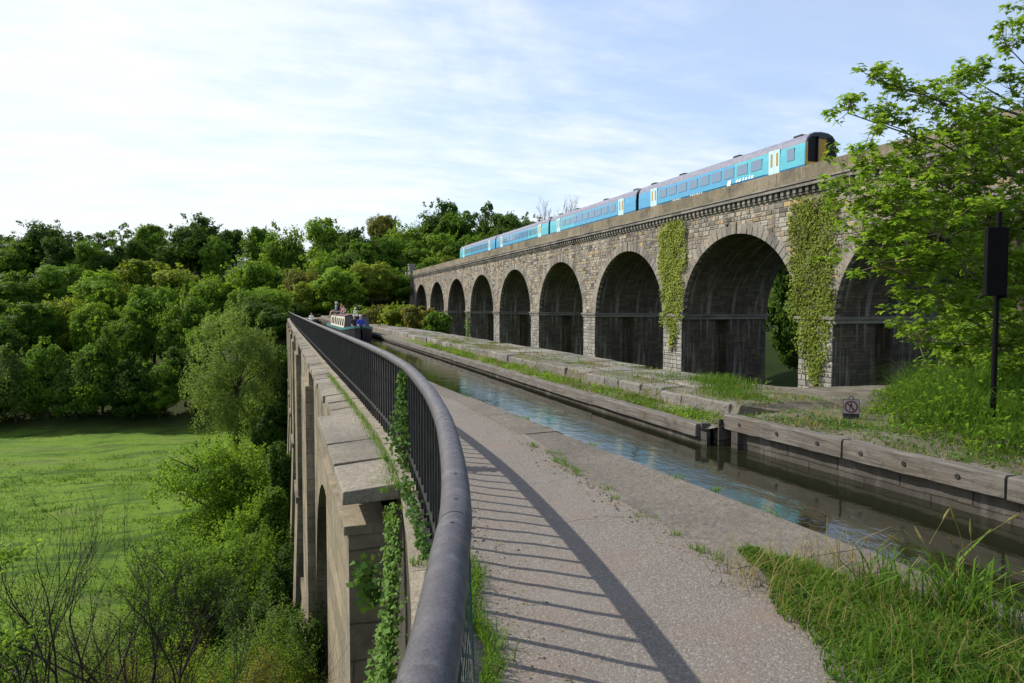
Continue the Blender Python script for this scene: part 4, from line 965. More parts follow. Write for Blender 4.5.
soft_ivy([(railx(yr)-.04,yr,-.05),(railx(yr)-.05,yr+.05,.3),(railx(yr)-.05,yr-.02,.6),(railx(yr)-.03,yr+.1,.85),(railx(yr)-.03,yr+.12,1.04)], [.22,.2,.12,.07,.06], 900, 'ivy climbing the railing bars above the end of the ledge', 'lf_ivyg', .055, (-.7,-.6,.4))
soft_ivy([(1.14,7.3,-.3),(.97,6.3,-.55),(.80,5.4,-.7),(.63,4.6,-.75),(.48,3.8,-.85),(.32,3.2,-1.0)], [.07,.08,.09,.10,.12,.12], 2600, 'trailing ivy on the outside of the wall below the near railing', 'lf_ivyg', .045, (-.8,-.1,.7))
soft_ivy([(.80,7.25,-.9),(.86,7.35,-1.05),(.92,7.3,-1.25)], [.13,.16,.12], 130, 'leafy sprig sprouting from the dark face of the first pilaster', 'lf_ivyg', .085, (-.2,-.8,.6))
soft_ivy([(railx(5.3)-.12,5.0,-.03),(railx(6.0)-.11,6.0,.05),(railx(7)-.12,7,.05)], [.05,.07,.08], 420, 'bright low weeds along the foot of the railing on the kerb', 'lf_ivyg', .045, (-.4,-.3,.9))
# ------------------------------------------------------------------ grass and weeds
def blades(name, P, h, wd, mats, lean=.35, kind='stuff', dirx=None, label=None):
    """curved three-section blades rooted at P (n,3) with heights h (n,)"""
    n = len(P); a = nr.uniform(0, 2*np.pi, n); dx = np.stack([np.cos(a), np.sin(a), 0*a], 1); sd = np.stack([-np.sin(a), np.cos(a), 0*a], 1)
    ln = (h * nr.uniform(.05, lean*1.6, n))[:, None]; hh = h[:, None]; up = np.array([0, 0, 1.]); w2 = (wd * nr.uniform(.6, 1.3, n))[:, None]/2
    L0 = P - sd*w2; R0 = P + sd*w2; c1 = P + up*hh*.5 + dx*ln*.28; c2 = P + up*hh*.86 + dx*ln*.8; tip = P + up*hh*(1 - .0) + dx*ln*1.5 - up*ln*.35
    V = np.stack([L0, R0, c1 + sd*w2*.85, c1 - sd*w2*.85, c2 + sd*w2*.5, c2 - sd*w2*.5, tip + sd*w2*.06, tip - sd*w2*.06], 1).reshape(-1, 3)
    b = (np.arange(n)*8)[:, None]; F = np.concatenate([b + np.array([[0,1,2,3]]), b + np.array([[3,2,4,5]]), b + np.array([[5,4,6,7]])])
    o = raw(name, V, F, mats)
    if kind: tag(o, kind=kind)
    return o
def bankz(x, y):
    x0 = lerp(WR, y)
    if y < 9.37: return float(np.interp(x-x0, [.1,.22,.6,1,1.6,2.4,3.4,5], [-.02,.05,.09,.12,.14,.16,.18,.2]))
    return float(np.interp(x-x0, [.12,.22,.5,.72,.78,1,1.5,3], [-.14,-.1,-.07,-.02,.2,.24,.25,.24]))
# lush verge between path and coping, by the camera
P = []; Hh = []
while len(P) < 15000:
    y = rnd.uniform(-.5, 4.25); xl = lerp([(-.5,2.0),(1.5,2.25),(2.6,2.52),(3.3,2.86),(3.9,3.12),(4.25,3.3)], y) + .05*math.sin(y*7); xr = lerp([(-.5,3.95),(2.4,3.75),(3.2,3.6),(4.25,3.26)], y) + .05*math.sin(y*9)
    x = rnd.uniform(xl-.05, xr); e = min(x-xl+.05, xr-x+.08); k = .55 + .45*math.sin(x*5.1+1)*math.sin(y*4.3)
    if rnd.random() < .55 + e*3: P.append((x, y, .0)); Hh.append((.04 + .15*min(1, e/.35)) * rnd.uniform(.5, 1.15) * (.7+.5*k))
blades('verge_grass', np.array(P), np.array(Hh), .0075, M['grass'], .75)
P = np.array(P); k = nr.random(len(P)) < .16; Pb = P[k].copy(); Pb[:, 2] += np.array(Hh)[k]*nr.uniform(.2,.75,k.sum()); V, F = leaf_quads(Pb, np.tile([0,0,1.],(len(Pb),1)) + nr.normal(size=Pb.shape)*.5, .05, .55); tag(raw('verge_weeds', V, F, M['lf_ivyg']), kind='stuff')
P = []; Hh = []
for c in range(40):   # small tufts at the path edges and in coping joints
    if c < 16: y = rnd.uniform(4.1, 9); x = lerp(CI, y) + rnd.gauss(-.02, .04)
    elif c < 30: y = rnd.uniform(2, 16); x = lerp(WL, y) - rnd.uniform(.0,.1)
    else: y = rnd.uniform(4.5, 12); x = railx(y) - rnd.uniform(.1,.35)
    r = rnd.uniform(.02,.08)
    for _ in range(rnd.randint(10, 40)): P.append((x+rnd.gauss(0,r*.7), y+rnd.gauss(0,r), -.06 if c >= 30 else .0)); Hh.append(rnd.uniform(.02,.075))
for _ in range(4200):   # ragged fringe along the foot of the railing on the path side
    y = rnd.uniform(-.5, 5.5) ; x = railx(y) + .14 + abs(rnd.gauss(0,.05)) + .04*math.sin(y*6); P.append((x, y, .0)); Hh.append(rnd.uniform(.02,.09)*(1.4 if 2.6 < y < 4.4 else .9))
for _ in range(1500):
    y = rnd.uniform(7.2, 20); x = railx(y) - .16 - abs(rnd.gauss(0,.06)); P.append((x, y, -.09)); Hh.append(rnd.uniform(.03,.12))
blades('path_edge_weeds', np.array(P), np.array(Hh), .006, M['grass'], .6)
n = 1500; yy = nr.uniform(1.2, 12, n); sd = nr.random(n)
P = np.stack([np.where(sd < .45, np.array([lerp(CI, y) for y in yy]) - np.abs(nr.normal(0,.16,n)), np.array([railx(y) for y in yy]) + .2 + np.abs(nr.normal(0,.22,n))), yy, np.full(n,.012)], 1)
V, F = leaf_quads(P, np.tile([0,0,1.],(n,1)) + nr.normal(size=(n,3))*.3, .022, .55); tag(raw('path_litter', V, F, M['dry']), kind='stuff')
# loose stones along the towpath margins
mb = MB()
for i in range(420):
    y = rnd.uniform(1.2, 9); x = (lerp(CI, y) - abs(rnd.gauss(0,.12))) if rnd.random() < .6 else railx(y) + .15 + abs(rnd.gauss(0,.2)); r = rnd.uniform(.006,.018); a0 = rnd.uniform(0,6)
    ring = [(x + r*math.cos(a0+k*1.26)*rnd.uniform(.7,1.2), y + r*math.sin(a0+k*1.26)*rnd.uniform(.7,1.2), -.002) for k in range(5)]; top = [(x+(px-x)*.55, y+(py-y)*.55, r*.75) for px, py, _ in ring]
    mb.strip([ring, top], closed=True); mb.add(top, [(0,1,2,3,4)])
    mb.f[-6:-1] = [tuple(f) for f in mb.f[-6:-1]]
tag(mb.build('path_grit', M['bank_stone']), kind='stuff')
# long grass on the far bank under the sycamore
P = []; Hh = []
while len(P) < 15000:
    y = rnd.uniform(2.5, 10.2); x = rnd.uniform(7.5, 14); xl = lerp([(2.5,7.5),(5.2,7.55),(6.6,7.75),(7.4,8.0),(8.5,8.75),(9.4,9.6),(10.2,11)], y) + .12*math.sin(y*5)
    e = x - xl
    if e < 0 or rnd.random() > .35 + e*1.2: continue
    P.append((x, y, bankz(x, y))); Hh.append((.16 + .5*sm(e/1.3)) * rnd.uniform(.5,1.25) * (.8 + .35*math.sin(x*2.7)*math.sin(y*2.2+1)))
blades('long_bank_grass', np.array(P), np.array(Hh), .013, M['grass'], .8)
P = np.array(P); k = nr.random(len(P)) < .45; Pb = P[k].copy(); Pb[:, 2] += np.array(Hh)[k]*nr.uniform(.35,.95,k.sum()); V, F = leaf_quads(Pb, np.tile([0,0,1.],(len(Pb),1)) + nr.normal(size=Pb.shape)*.6, .085, .5); tag(raw('bank_nettles', V, F, M['lf_bright']), kind='stuff')
def scatter_weeds(name, n, mat, dens, hmax, x_rng, y_rng, wd=.010, leafy_=False):
    P = []; Hh = []
    while len(P) < n:
        cy = rnd.uniform(*y_rng) ** 1.0; cx = lerp(WR, cy) + rnd.uniform(*x_rng); r = rnd.uniform(.08,.3)
        for _ in range(rnd.randint(*dens)):
            x = cx + rnd.gauss(0, r*.6); y = cy + rnd.gauss(0, r*1.6)
            if lerp(WR,y)+.15 < x: P.append((x, y, bankz(x, y)-.01)); Hh.append(hmax*rnd.uniform(.25,1)*max(.3, 1-abs(x-cx)/(r*2)))
    P = np.array(P)
    if leafy_:
        P[:, 2] += np.array(Hh)*nr.uniform(.2, 1, len(P)); V, F = leaf_quads(P, np.tile([0,0,1.], (len(P),1)) + nr.normal(size=P.shape)*.6, wd, .6); tag(raw(name, V, F, M[mat]), kind='stuff')
    else: blades(name, P, np.array(Hh), wd, M[mat], .5)
scatter_weeds('ledge_weeds', 8200, 'grass', (20, 70), .17, (.25,.75), (9.8, 34), .011)
scatter_weeds('ledge_leafy_weeds', 4600, 'lf_bright', (20, 60), .16, (.25,.75), (9.8, 40), .055, True)
scatter_weeds('strip_weeds', 6000, 'grass', (10, 50), .13, (1.0,2.6), (10.5, 45), .011)
scatter_weeds('straw_weeds', 9000, 'dry', (15, 50), .15, (.2,2.6), (5, 36), .010)
scatter_weeds('bank_leafy_weeds', 3000, 'lf_ivyg', (15, 60), .08, (.25,1.3), (4, 9.3), .045, True)
scatter_weeds('bank_short_grass', 8000, 'grass', (15, 60), .10, (.25,2.4), (4, 10.5), .008)
P = []; Hh = []
for cx, cy, r, n, h in ((8.45,11.9,.28,700,.30),(8.0,11.2,.2,360,.2),(7.6,10.6,.2,260,.2),(8.6,12.6,.22,350,.26),(8.1,13.4,.2,260,.2),(7.75,10.2,.2,300,.2)):
    for _ in range(n): P.append((cx+rnd.gauss(0,r), cy+rnd.gauss(0,r*1.2), .2)); Hh.append(h*rnd.uniform(.35,1.1))
blades('bank_grass_tuft', np.array(P), np.array(Hh), .012, M['grass'], .55)
# rank broad-bladed plant with straw seed heads over the coping
def seedy(x, y, label):
    t = empty('grass_clump', (x, y, 0), label, 'grass clump'); n = 40
    P = np.stack([nr.normal(0,.10,n), nr.normal(0,.12,n), 0*np.arange(n)], 1); o = blades('blade', P, nr.uniform(.2,.5,n), .022, M['grass'], .8, kind=None); o.parent = t; tag(o, kind='stuff')
    mb = MB()
    for i in range(9):
        hd = MB()
        a = rnd.uniform(0,6.28); h = rnd.uniform(.35,.6); q = rnd.uniform(.1,.3); pts = [(rnd.gauss(0,.08)+q*math.cos(a)*u*u, rnd.gauss(0,.0)+q*math.sin(a)*u*u, h*u) for u in (0,.5,.8,1)]
        mb.tube(pts, .0025, 4); e = Vector(pts[-1]); d = (e - Vector(pts[-2])).normalized(); hd.tube([e, e+d*.03, e+d*.07, e+d*.1], [.003,.009,.007,.002], 6); hd.build('seed_head', M['dry'], t)
    mb.build('stalk', M['dry'], t)
P = []; Hh = []
for _ in range(1300):
    y = rnd.uniform(.5, 4.0); x = rnd.uniform(2.75, 3.85); P.append((x, y, 0)); Hh.append(rnd.uniform(.08,.3))
blades('verge_straw', np.array(P), np.array(Hh), .006, M['dry'], .9)
P = []; Hh = []
for cx, cy, r, n, h in ((3.55,2.75,.10,90,.42),(3.72,2.45,.12,90,.4),(3.35,3.1,.12,80,.3),(3.0,2.4,.15,90,.3),(3.5,3.3,.08,60,.3)):
    for _ in range(n): P.append((cx+rnd.gauss(0,r), cy+rnd.gauss(0,r), 0)); Hh.append(h*rnd.uniform(.5,1.15))
blades('verge_tussock', np.array(P), np.array(Hh), .012, M['grass'], .6)
seedy(3.66, 2.9, 'tall clump of broad grass with straw seed heads leaning over the water edge')
# meadow tussocks
P = []; Hh = []
for c in range(900):
    x = rnd.uniform(-70, -6); y = rnd.uniform(58, 124); 
    if rnd.random() < .5 + .5*math.sin(x*.16+y*.11)*math.sin(y*.19): 
        r = rnd.uniform(.3, 1.3)
        for _ in range(26): xx = x+rnd.gauss(0,r*1.7); yy = y+rnd.gauss(0,r); P.append((xx, yy, ground(xx, yy))); Hh.append(rnd.uniform(.15,.5))
blades('meadow_tussocks', np.array(P), np.array(Hh), .10, M['lf_mid'], .9)
# ------------------------------------------------------------------ sycamore leaning in from the right
def maple_leaves(P, Nn, size):
    """five-lobed leaves"""
    ang = [-180,-140,-112,-80,-52,-26,0,26,52,80,112,140]; rad = [.16,.55,.30,.82,.42,.62*.9,1.0,.62*.9,.42,.82,.30,.55]
    n = len(P); r = unit(nr.normal(size=(n,3))); N0 = unit(Nn); t = unit(np.cross(N0, r)); b = np.cross(N0, t); s = (size*nr.uniform(.55,1.3,n))[:,None]
    V = np.stack([P + s*(t*ra*math.cos(R(a)) + b*ra*math.sin(R(a))*1.0 - N0*(.22*ra*ra)) for a, ra in zip(ang, rad)], 1).reshape(-1,3)
    return V, np.arange(n*12).reshape(n,12)
def sycamore():
    base = Vector((13.6, 9.4, .05)); t = empty('sycamore_tree', base, 'fresh green sycamore leaning over the bank in front of the viaduct at right', 'tree')
    q = random.Random(21); wood = MB(); fine = MB(); LP = []; LN_ = []
    ends = [(873,74,12.6),(848,108,12.4),(884,118,12.2),(905,88,12.6),(858,160,12),(850,185,11.6),(862,232,11.4),(905,205,11.2),(880,262,11),(905,150,12.4),(932,98,13),(955,84,13.2),(972,74,13.4),(985,110,12.6),(948,130,12.2),(1006,40,13.6),(1030,8,14),(1012,90,13.2),(1050,60,13.5),
            (925,170,11.6),(962,170,11.8),(1000,150,12),(1040,130,12.5),(940,230,10.8),(975,215,11.4),(1020,205,11.6),(925,300,10.9),(975,300,11.2),(1012,290,11.6),(1040,260,11.6),(1000,345,11.4),(1035,330,11.6),(960,262,11.),(912,335,10.8),(915,255,10.8),(1060,190,12),(1080,120,13),(1100,250,12),(1090,330,12),(1120,60,14),(1150,160,13),(1030,378,12),(868,205,11.4),(1000,245,12.4),(945,195,12.6),(1020,165,13.4),(978,140,13.4)]
    forks = [base + Vector((0,0,1.2)), base + Vector((-.25,.1,2.2)), base + Vector((-.2,.25,3.2)), base + Vector((.15,.2,4.2)), base + Vector((.3,.1,5.2))]
    wood.tube([base - Vector((0,0,.3)), base + Vector((0,0,.5)), forks[0], forks[1], forks[2], forks[3], forks[4]], [.17,.14,.13,.115,.09,.07,.045], 9)
    def rosette(p, d, n, r):
        for _ in range(n):
            v = Vector((q.gauss(0,1), q.gauss(0,1), q.gauss(0,.6))).normalized(); LP.append(p + v*r*q.uniform(.35,1.15) + d*.02); LN_.append(v*.35 + Vector((0,0,1)) + Vector((q.gauss(0,.35), q.gauss(0,.35), 0)))
    for px, py, dd in ends:
        e = spot(px, py, dd); f = min(forks, key=lambda g: (g-e).length + (2.5 if g.z > e.z + .3 else 0))
        L = (e-f).length; m1 = f.lerp(e, .35) + Vector((q.uniform(-.2,.2), q.uniform(-.2,.2), -.12*L*.35)); m2 = f.lerp(e, .72) + Vector((q.uniform(-.15,.15), q.uniform(-.15,.15), -.10*L*.3))
        up = Vector((0,0,.18)); pts = [f, m1, m2, e - up*.5, e]; wood.tube(pts, [.034,.023,.014,.008,.005], 6)
        sparse = py < 125
        for k in range(15 if sparse else 28):      # side twigs
            u = q.uniform(.35, 1.) if not sparse else q.uniform(.62, 1.); i = min(int(u*4), 3); p = pts[i].lerp(pts[i+1], u*4-i)
            d = Vector((q.gauss(0,1), q.gauss(0,1), q.gauss(.35,.6))).normalized(); l = q.uniform(.15,.42) if sparse else q.uniform(.2,.75); w1 = p + d*l*.6 + Vector((0,0,.02)); w2 = p + d*l + Vector((0,0,.07))
            fine.tube([p, w1, w2], [.008,.006,.003], 4, cap=False); rosette(w2, d, q.randint(9,14), .12)
            if l > .35: rosette(w1, d, q.randint(6,11), .13)
        rosette(e, up, 9, .1)
    V, F = maple_leaves(np.array([tuple(p) for p in LP]), np.array([tuple(p) for p in LN_]), .088)
    for nm, o in (('crown', raw('crown', V, F, M['lf_syc'], t)), ('trunk', wood.build('trunk', M['bark'], t, smooth=True)), ('twigs', fine.build('twigs', M['palebark'], t))): o.matrix_parent_inverse = Matrix.Translation(base).inverted()
sycamore()
# leafy shoots at its foot
for x, y, h, lb in ((14.6,11.0,1.7,'leafy sapling growth at the foot of the sycamore behind the long grass'),(13.2,8.0,1.5,'leafy shoots at the right edge above the long grass')):
    leafy('shrub', 'shrub', lb, Vector((x, y, .1)), h, 2.6, 'lf_syc', 60, .17, 60, .13, .5, .5, 0, 7, 10)
# ------------------------------------------------------------------ bare shrubs at the lower left
def bare_shrub(px, d, top, label, seed, r0, spread=.42, lean=0.):
    q = random.Random(seed); g = at_ground(px, d); t = empty('bare_shrub', g, label, 'shrub', 'bare shrubs on the near slope'); main = MB(); tw = MB(); H = spot(px, top, d).z - g.z
    def grow(p, dr, l, r, dep):
        pts = [p]; dd = dr
        for k in range(4):
            dd = (dd + Vector((q.gauss(0,.11), q.gauss(0,.11), q.gauss(.03,.07)))).normalized(); pts.append(pts[-1] + dd*l/4)
        (main if dep < 2 else tw).tube(pts, [r*(1-.45*k/4) for k in range(5)], 7 if dep < 2 else 4, cap=dep < 1)
        if dep < 6 and r > .0016:
            for i in range(q.randint(2,3) + (1 if dep < 2 else 0)):
                b = pts[q.randint(2,4)] if i else pts[4]; nd = (dd + Vector((q.gauss(0,1), q.gauss(0,1), q.uniform(.1,1.1)))*spread).normalized(); grow(b, nd, l*q.uniform(.55,.85), r*q.uniform(.45,.62), dep+1)
    grow(Vector((0,0,-.3)), Vector((lean,0,1)).normalized(), H*.42, r0, 0)
    zs = max(max(v[2] for v in main.v), max((v[2] for v in tw.v), default=0)); k = H / zs
    for mb in (main, tw): mb.v = [(x*k**.5, y*k**.5, z*k) for x, y, z in mb.v]
    main.build('trunk', M['twig'], t, smooth=True); tw.build('twigs', M['twig'], t)
bare_shrub(36, 8.6, 446, 'bare twiggy shrub with a dark stem at the left edge', 4, .060, .46, -.05)
bare_shrub(78, 9.4, 470, 'bare twiggy shrub standing just right of the one at the left edge', 8, .046, .44, .1)
bare_shrub(205, 9.0, 505, 'bare branching shrub with forked stems in front of the meadow', 12, .058, .50, -.05)
bare_shrub(150, 9.8, 520, 'slender bare shrub between the two larger leafless ones', 16, .030, .55, .1)
bare_shrub(112, 10.2, 490, 'upright bare shrub with many thin rods behind the others', 41, .030, .42, .05)
bare_shrub(6, 10.6, 455, 'tall bare rods rising behind the shrub at the left edge', 47, .035, .40, .1)
bare_shrub(236, 8.0, 560, 'low bare shrub nearest the aqueduct pier', 53, .022, .5, .1)
bare_shrub(-6, 9.2, 470, 'bare shrub cut by the left edge of the view', 29, .045, .5, .1)
for px, py, d, lb in ((12,556,6.5,'green leafy sprig at the left edge above the lower one'),(16,636,6.3,'green leafy sprig in the lower left corner')):
    p = spot(px, py, d); g = at_ground(px, d); t = empty('leafy_sprig', p, lb, 'sprig'); mb = MB(); mb.tube([(-.5,-.1,-.9),(-.25,0,-.3),(0,0,0),(.15,.05,.08)], [.012,.008,.005,.003], 5); mb.tube([(-.5,-.1,-.9),(-.6,-.1,g.z-p.z-.2)], .013, 5); mb.build('stem', M['twig'], t)
    n = 150; P = np.stack([nr.normal(-.05,.13,n), nr.normal(0,.1,n), nr.normal(0,.07,n)], 1); V, F = leaf_quads(P, nr.normal(size=(n,3))*.5 + np.array([0,0,1.]), .06, .6); raw('leaves', V, F, M['lf_bright'], t)
# ------------------------------------------------------------------ people
SKIN = m_plain('skin', (.52,.30,.21), .6, .08, 8, 0)
def cloth(name, c): return m_plain(name, c, .85, .12, 12, .1)
CL = {'blue': cloth('bright_blue_jacket', (.035,.06,.42)), 'grey': cloth('grey_blue_shirt', (.20,.24,.32)), 'red': cloth('dull_red_shirt', (.22,.07,.07)), 'pink': cloth('pale_pink_top', (.62,.42,.38)), 'navy': cloth('navy_trousers', (.02,.022,.04)), 'white': cloth('white_cotton', (.75,.74,.70)), 'dark': cloth('dark_jacket', (.03,.03,.035)), 'hairw': cloth('white_hair', (.62,.60,.57)), 'hairb': cloth('brown_hair', (.05,.032,.02)), 'beige': cloth('beige_trousers', (.33,.28,.2))}
def person(loc, rz, label, top, legs, hair, pose='stand', sc=1., hat=None, group=None):
    t = empty('person', loc, label, 'person', group, rz); J = {}; 
    # joints (x right, y forward, z up), metres for a 1.72 m adult
    if pose == 'stand':
        hip = Vector((0,0,.92)); kn = [Vector((s*.11,.03,.50)) for s in (-1,1)]; an = [Vector((s*.12,-.01,.08)) for s in (-1,1)]
    else:
        hip = Vector((0,0,.14)); kn = [Vector((s*.12,.42,.20)) for s in (-1,1)]; an = [Vector((s*.13,.50,-.22)) for s in (-1,1)]
    E = []; P = []; Rr = []; Z = []
    def v(p, r, zone): P.append(Vector(p)); Rr.append(r); Z.append(zone); return len(P)-1
    def chain(a, *ps):
        for p in ps: E.append((a, p)); a = p
    h = v(hip, (.145,.11), 'legs'); w_ = v(hip + Vector((0,0,.20)), (.135,.10), 'top'); c_ = v(hip + Vector((0,0,.40)), (.165,.115), 'top'); nk = v(hip + Vector((0,.0,.56)), (.062,.062), 'top'); hd = v(hip + Vector((0,.02,.64)), (.075,.085), 'skin'); hd2 = v(hip + Vector((0,.03,.72)), (.080,.098), 'skin'); hd3 = v(hip + Vector((0,.02,.79)), (.062,.075), 'skin')
    chain(h, w_, c_, nk, hd, hd2, hd3)
    for i, s in enumerate((-1, 1)):
        th = v(hip + Vector((s*.09, .02, -.06 if pose == 'stand' else .0)), (.092,.092), 'legs'); k = v(kn[i], (.062,.062), 'legs'); a = v(an[i], (.045,.045), 'legs'); f = v(an[i] + Vector((0,.15,-.045)), (.042,.032), 'shoe'); chain(h, th, k, a, f)
        sh = v(hip + Vector((s*.19, 0, .48)), (.062,.062), 'top'); el = v(hip + Vector((s*.25, .04, .22)), (.045,.045), 'top'); wr = v(hip + Vector((s*.20, .24, .14)), (.032,.032), 'top'); pa = v(hip + Vector((s*.19, .31, .13)), (.036,.018), 'skin'); chain(c_, sh, el, wr, pa)
        for fi in range(4): fx = v(P[pa] + Vector(((fi-1.5)*.019, .07 - .008*abs(fi-1.5), -.01)), (.009,.009), 'skin'); fy = v(P[fx] + Vector((0,.03,-.025)), (.008,.008), 'skin'); chain(pa, fx, fy)
        tb = v(P[pa] + Vector((-s*.045,.03,0)), (.010,.010), 'skin'); chain(pa, tb)
    me = bpy.data.meshes.new('body'); me.from_pydata([tuple(p) for p in P], E, []); o = bpy.data.objects.new('body', me); C.objects.link(o)
    md = o.modifiers.new('skin', 'SKIN'); md.use_smooth_shade = True
    for i, sv in enumerate(me.skin_vertices[0].data): sv.radius = Rr[i]; sv.use_root = (i == 0)
    o.modifiers.new('sub', 'SUBSURF').levels = 1
    dg = bpy.context.evaluated_depsgraph_get(); m2 = bpy.data.meshes.new_from_object(o.evaluated_get(dg)); bpy.data.objects.remove(o)
    zones = {'legs': 0, 'top': 1, 'skin': 2, 'shoe': 3}; m2.materials.clear()
    for m in (CL[legs], CL[top], SKIN, CL['dark']): m2.materials.append(m)
    seg = [(P[a], P[b], zones[Z[b]] if Z[a] != 'top' or Z[b] != 'legs' else 1) for a, b in E]
    for pl in m2.polygons:
        c = pl.center; best = None
        for a, b, z in seg:
            ab = b - a; u = max(0, min(1, (c-a).dot(ab)/max(1e-9, ab.length_squared))); d = (a + ab*u - c).length
            if best is None or d < best[0]: best = (d, z)
        pl.material_index = best[1]; pl.use_smooth = True
    m2.name = 'body'; b = bpy.data.objects.new('body', m2); C.objects.link(b); b.parent = t
    hc = hip + Vector((0, -.005, .745)); mb = MB(); rows = []
    for i in range(7):
        la = R(-25 + 115*i/6); rows.append([hc + Vector((.098*math.cos(la)*math.cos(a), .112*math.cos(la)*math.sin(a) - .02, .095*math.sin(la) + (.05 if a < math.pi else -.02)*math.cos(la))) for a in [2*math.pi*k/12 for k in range(12)]])
    mb.strip(rows, closed=True); mb.add(rows[-1], [tuple(range(12))]); mb.build('hair', CL[hair], t, smooth=True)
    f = MB()
    for s in (-1, 1): f.box(s*.032-.010, s*.032+.010, hc.y+.118, hc.y+.13, hc.z-.03, hc.z-.015)
    f.box(-.025,.025,hc.y+.112,hc.y+.122,hc.z-.105,hc.z-.095); f.build('face', CL['dark'], t)
    n = MB(); n.add([(-.014,hc.y+.115,hc.z-.07),(.014,hc.y+.115,hc.z-.07),(0,hc.y+.15,hc.z-.066),(0,hc.y+.118,hc.z-.02)], [(0,1,2),(0,2,3),(1,3,2)]); n.build('nose', SKIN, t)
    if hat:
        hm = MB(); rows = [[hc + Vector((r*math.cos(a), r*math.sin(a)-.01, z)) for a in [2*math.pi*k/14 for k in range(14)]] for r, z in ((.19,.03),(.13,.05),(.115,.12),(.06,.15))]; hm.strip(rows, closed=True); hm.add(rows[-1], [tuple(range(14))]); hm.build('hat', CL[hat], t, smooth=True)
    t.scale = (sc,)*3; return t
# ------------------------------------------------------------------ narrowboat
def narrowboat():
    XC, YB, ZW = 5.42, 47.2, -.37; L = 18.5; t = empty('narrowboat', (XC, YB, ZW), 'black hulled narrowboat with a cream windowed cabin coming along the canal', 'boat')
    blk = m_plain('black_hull_paint', (.006,.006,.007), .6, .2, 3, 0); crm = m_plain('cream_cabin_paint', (.60,.56,.45), .4, .06, 3, 0); grn = m_plain('teal_gunwale_paint', (.045,.16,.17), .4, .1, 3, 0); gry = m_plain('grey_cabin_front', (.10,.095,.09), .5, .1, 3, 0); rf = m_plain('dull_red_roof', (.09,.03,.028), .6, .1, 3, 0); gl_ = m_glass('boat_window_glass', (.02,.025,.03))
    def ch(mb, n, m, **k): return child(mb, n, m, t, **k)
    st = [(0,.06,1.02),(.35,.42,.98),(.9,.72,.92),(1.6,.92,.86),(2.6,1.04,.80),(L-1.2,1.04,.78),(L-.4,.85,.80),(L,.45,.84)]
    hb = MB(); hb.strip([[(XC-w*.9,YB+y,ZW-.3),(XC-w,YB+y,ZW+h-.16),(XC-w,YB+y,ZW+h-.16)] for y, w, h in st]); hb.strip([[(XC+w*.9,YB+y,ZW-.3),(XC+w,YB+y,ZW+h-.16)] for y, w, h in st])
    hb.add([(XC-.45,YB+L,ZW-.3),(XC+.45,YB+L,ZW-.3),(XC+.45,YB+L,ZW+.7),(XC-.45,YB+L,ZW+.7)], [(0,1,2,3)]); ch(hb, 'hull', blk)
    g = MB(); g.strip([[(XC-w-.03,YB+y,ZW+h-.17),(XC-w-.03,YB+y,ZW+h),(XC-w+.10,YB+y,ZW+h)] for y, w, h in st]); g.strip([[(XC+w-.10,YB+y,ZW+h),(XC+w+.03,YB+y,ZW+h),(XC+w+.03,YB+y,ZW+h-.17)] for y, w, h in st]); ch(g, 'gunwale', grn)
    d = MB(); d.strip([[(XC-w+.05,YB+y,ZW+h-.28),(XC+w-.05,YB+y,ZW+h-.28)] for y, w, h in st]); ch(d, 'deck', gry)
    y0, y1 = YB+2.9, YB+15.2
    c = MB(); zb, zt = ZW+.62, ZW+1.62
    c.strip([[(XC-.90,y,zb),(XC-.80,y,zt)] for y in (y0,y1)]); c.strip([[(XC+.80,y,zt),(XC+.90,y,zb)] for y in (y0,y1)]); ch(c, 'cabin_side', crm)
    c = MB(); c.add([(XC-.9,y0,zb),(XC+.9,y0,zb),(XC+.8,y0,zt),(XC-.8,y0,zt)], [(0,1,2,3)]); ch(c, 'cabin_front', gry); c = MB(); c.add([(XC-.9,y1,zb),(XC+.9,y1,zb),(XC+.8,y1,zt),(XC-.8,y1,zt)], [(3,2,1,0)]); ch(c, 'cabin_rear', gry); c = MB(); c.box(XC-.32,XC+.32,y0-.03,y0-.003,zb+.0,zt-.1); ch(c, 'cabin_door', blk)
    c = MB(); c.strip([[(XC-.84,y,zt),(XC-.5,y,zt+.07),(XC+.5,y,zt+.07),(XC+.84,y,zt)] for y in (y0-.15,y1+.1)]); c.strip([[(XC-.84,y,zt-.03),(XC-.84,y,zt)] for y in (y0-.15,y1+.1)]); ch(c, 'roof', rf)
    for i in range(7):
        for s in (-1, 1):
            y = y0+.6+i*1.65; wn = MB(); xa, xb = XC+s*.885, XC+s*.825; wn.add([(xa,y,zb+.30),(xa,y+.85,zb+.30),(xb,y+.85,zb+.80),(xb,y,zb+.80)], [(0,1,2,3) if s > 0 else (3,2,1,0)]); ch(wn, 'window', gl_)
    tl = MB(); tl.tube([(XC,YB+L-.2,ZW+.5),(XC,YB+L-.3,ZW+1.15),(XC,YB+L-1.3,ZW+1.25)], .02, 6); ch(tl, 'tiller', m_plain('brass', (.5,.35,.1), .35, .1, 5, 0, 1.))
    lm = MB(); lm.tube([(XC,y0-.1,zt+.08),(XC,y0+.12,zt+.08)], .11, 10); ch(lm, 'headlamp', m_plain('chrome', (.5,.5,.5), .2, .05, 5, 0, 1.))
    dk = ZW+.72
    person((XC+.15, YB+1.75, dk), R(180), 'white-haired person in a bright blue jacket sitting at the bow of the boat', 'blue', 'navy', 'hairw', 'sit', 1.0)
    person((XC-.22, YB+2.35, dk), R(180), 'person in a dark jacket sitting behind the blue jacket at the bow', 'dark', 'navy', 'hairw', 'sit', 1.0)
    person((XC-.55, YB+13.2, zt+.05), R(90), 'person in a grey blue shirt sitting highest on the cabin roof', 'grey', 'beige', 'hairw', 'sit', 1.05)
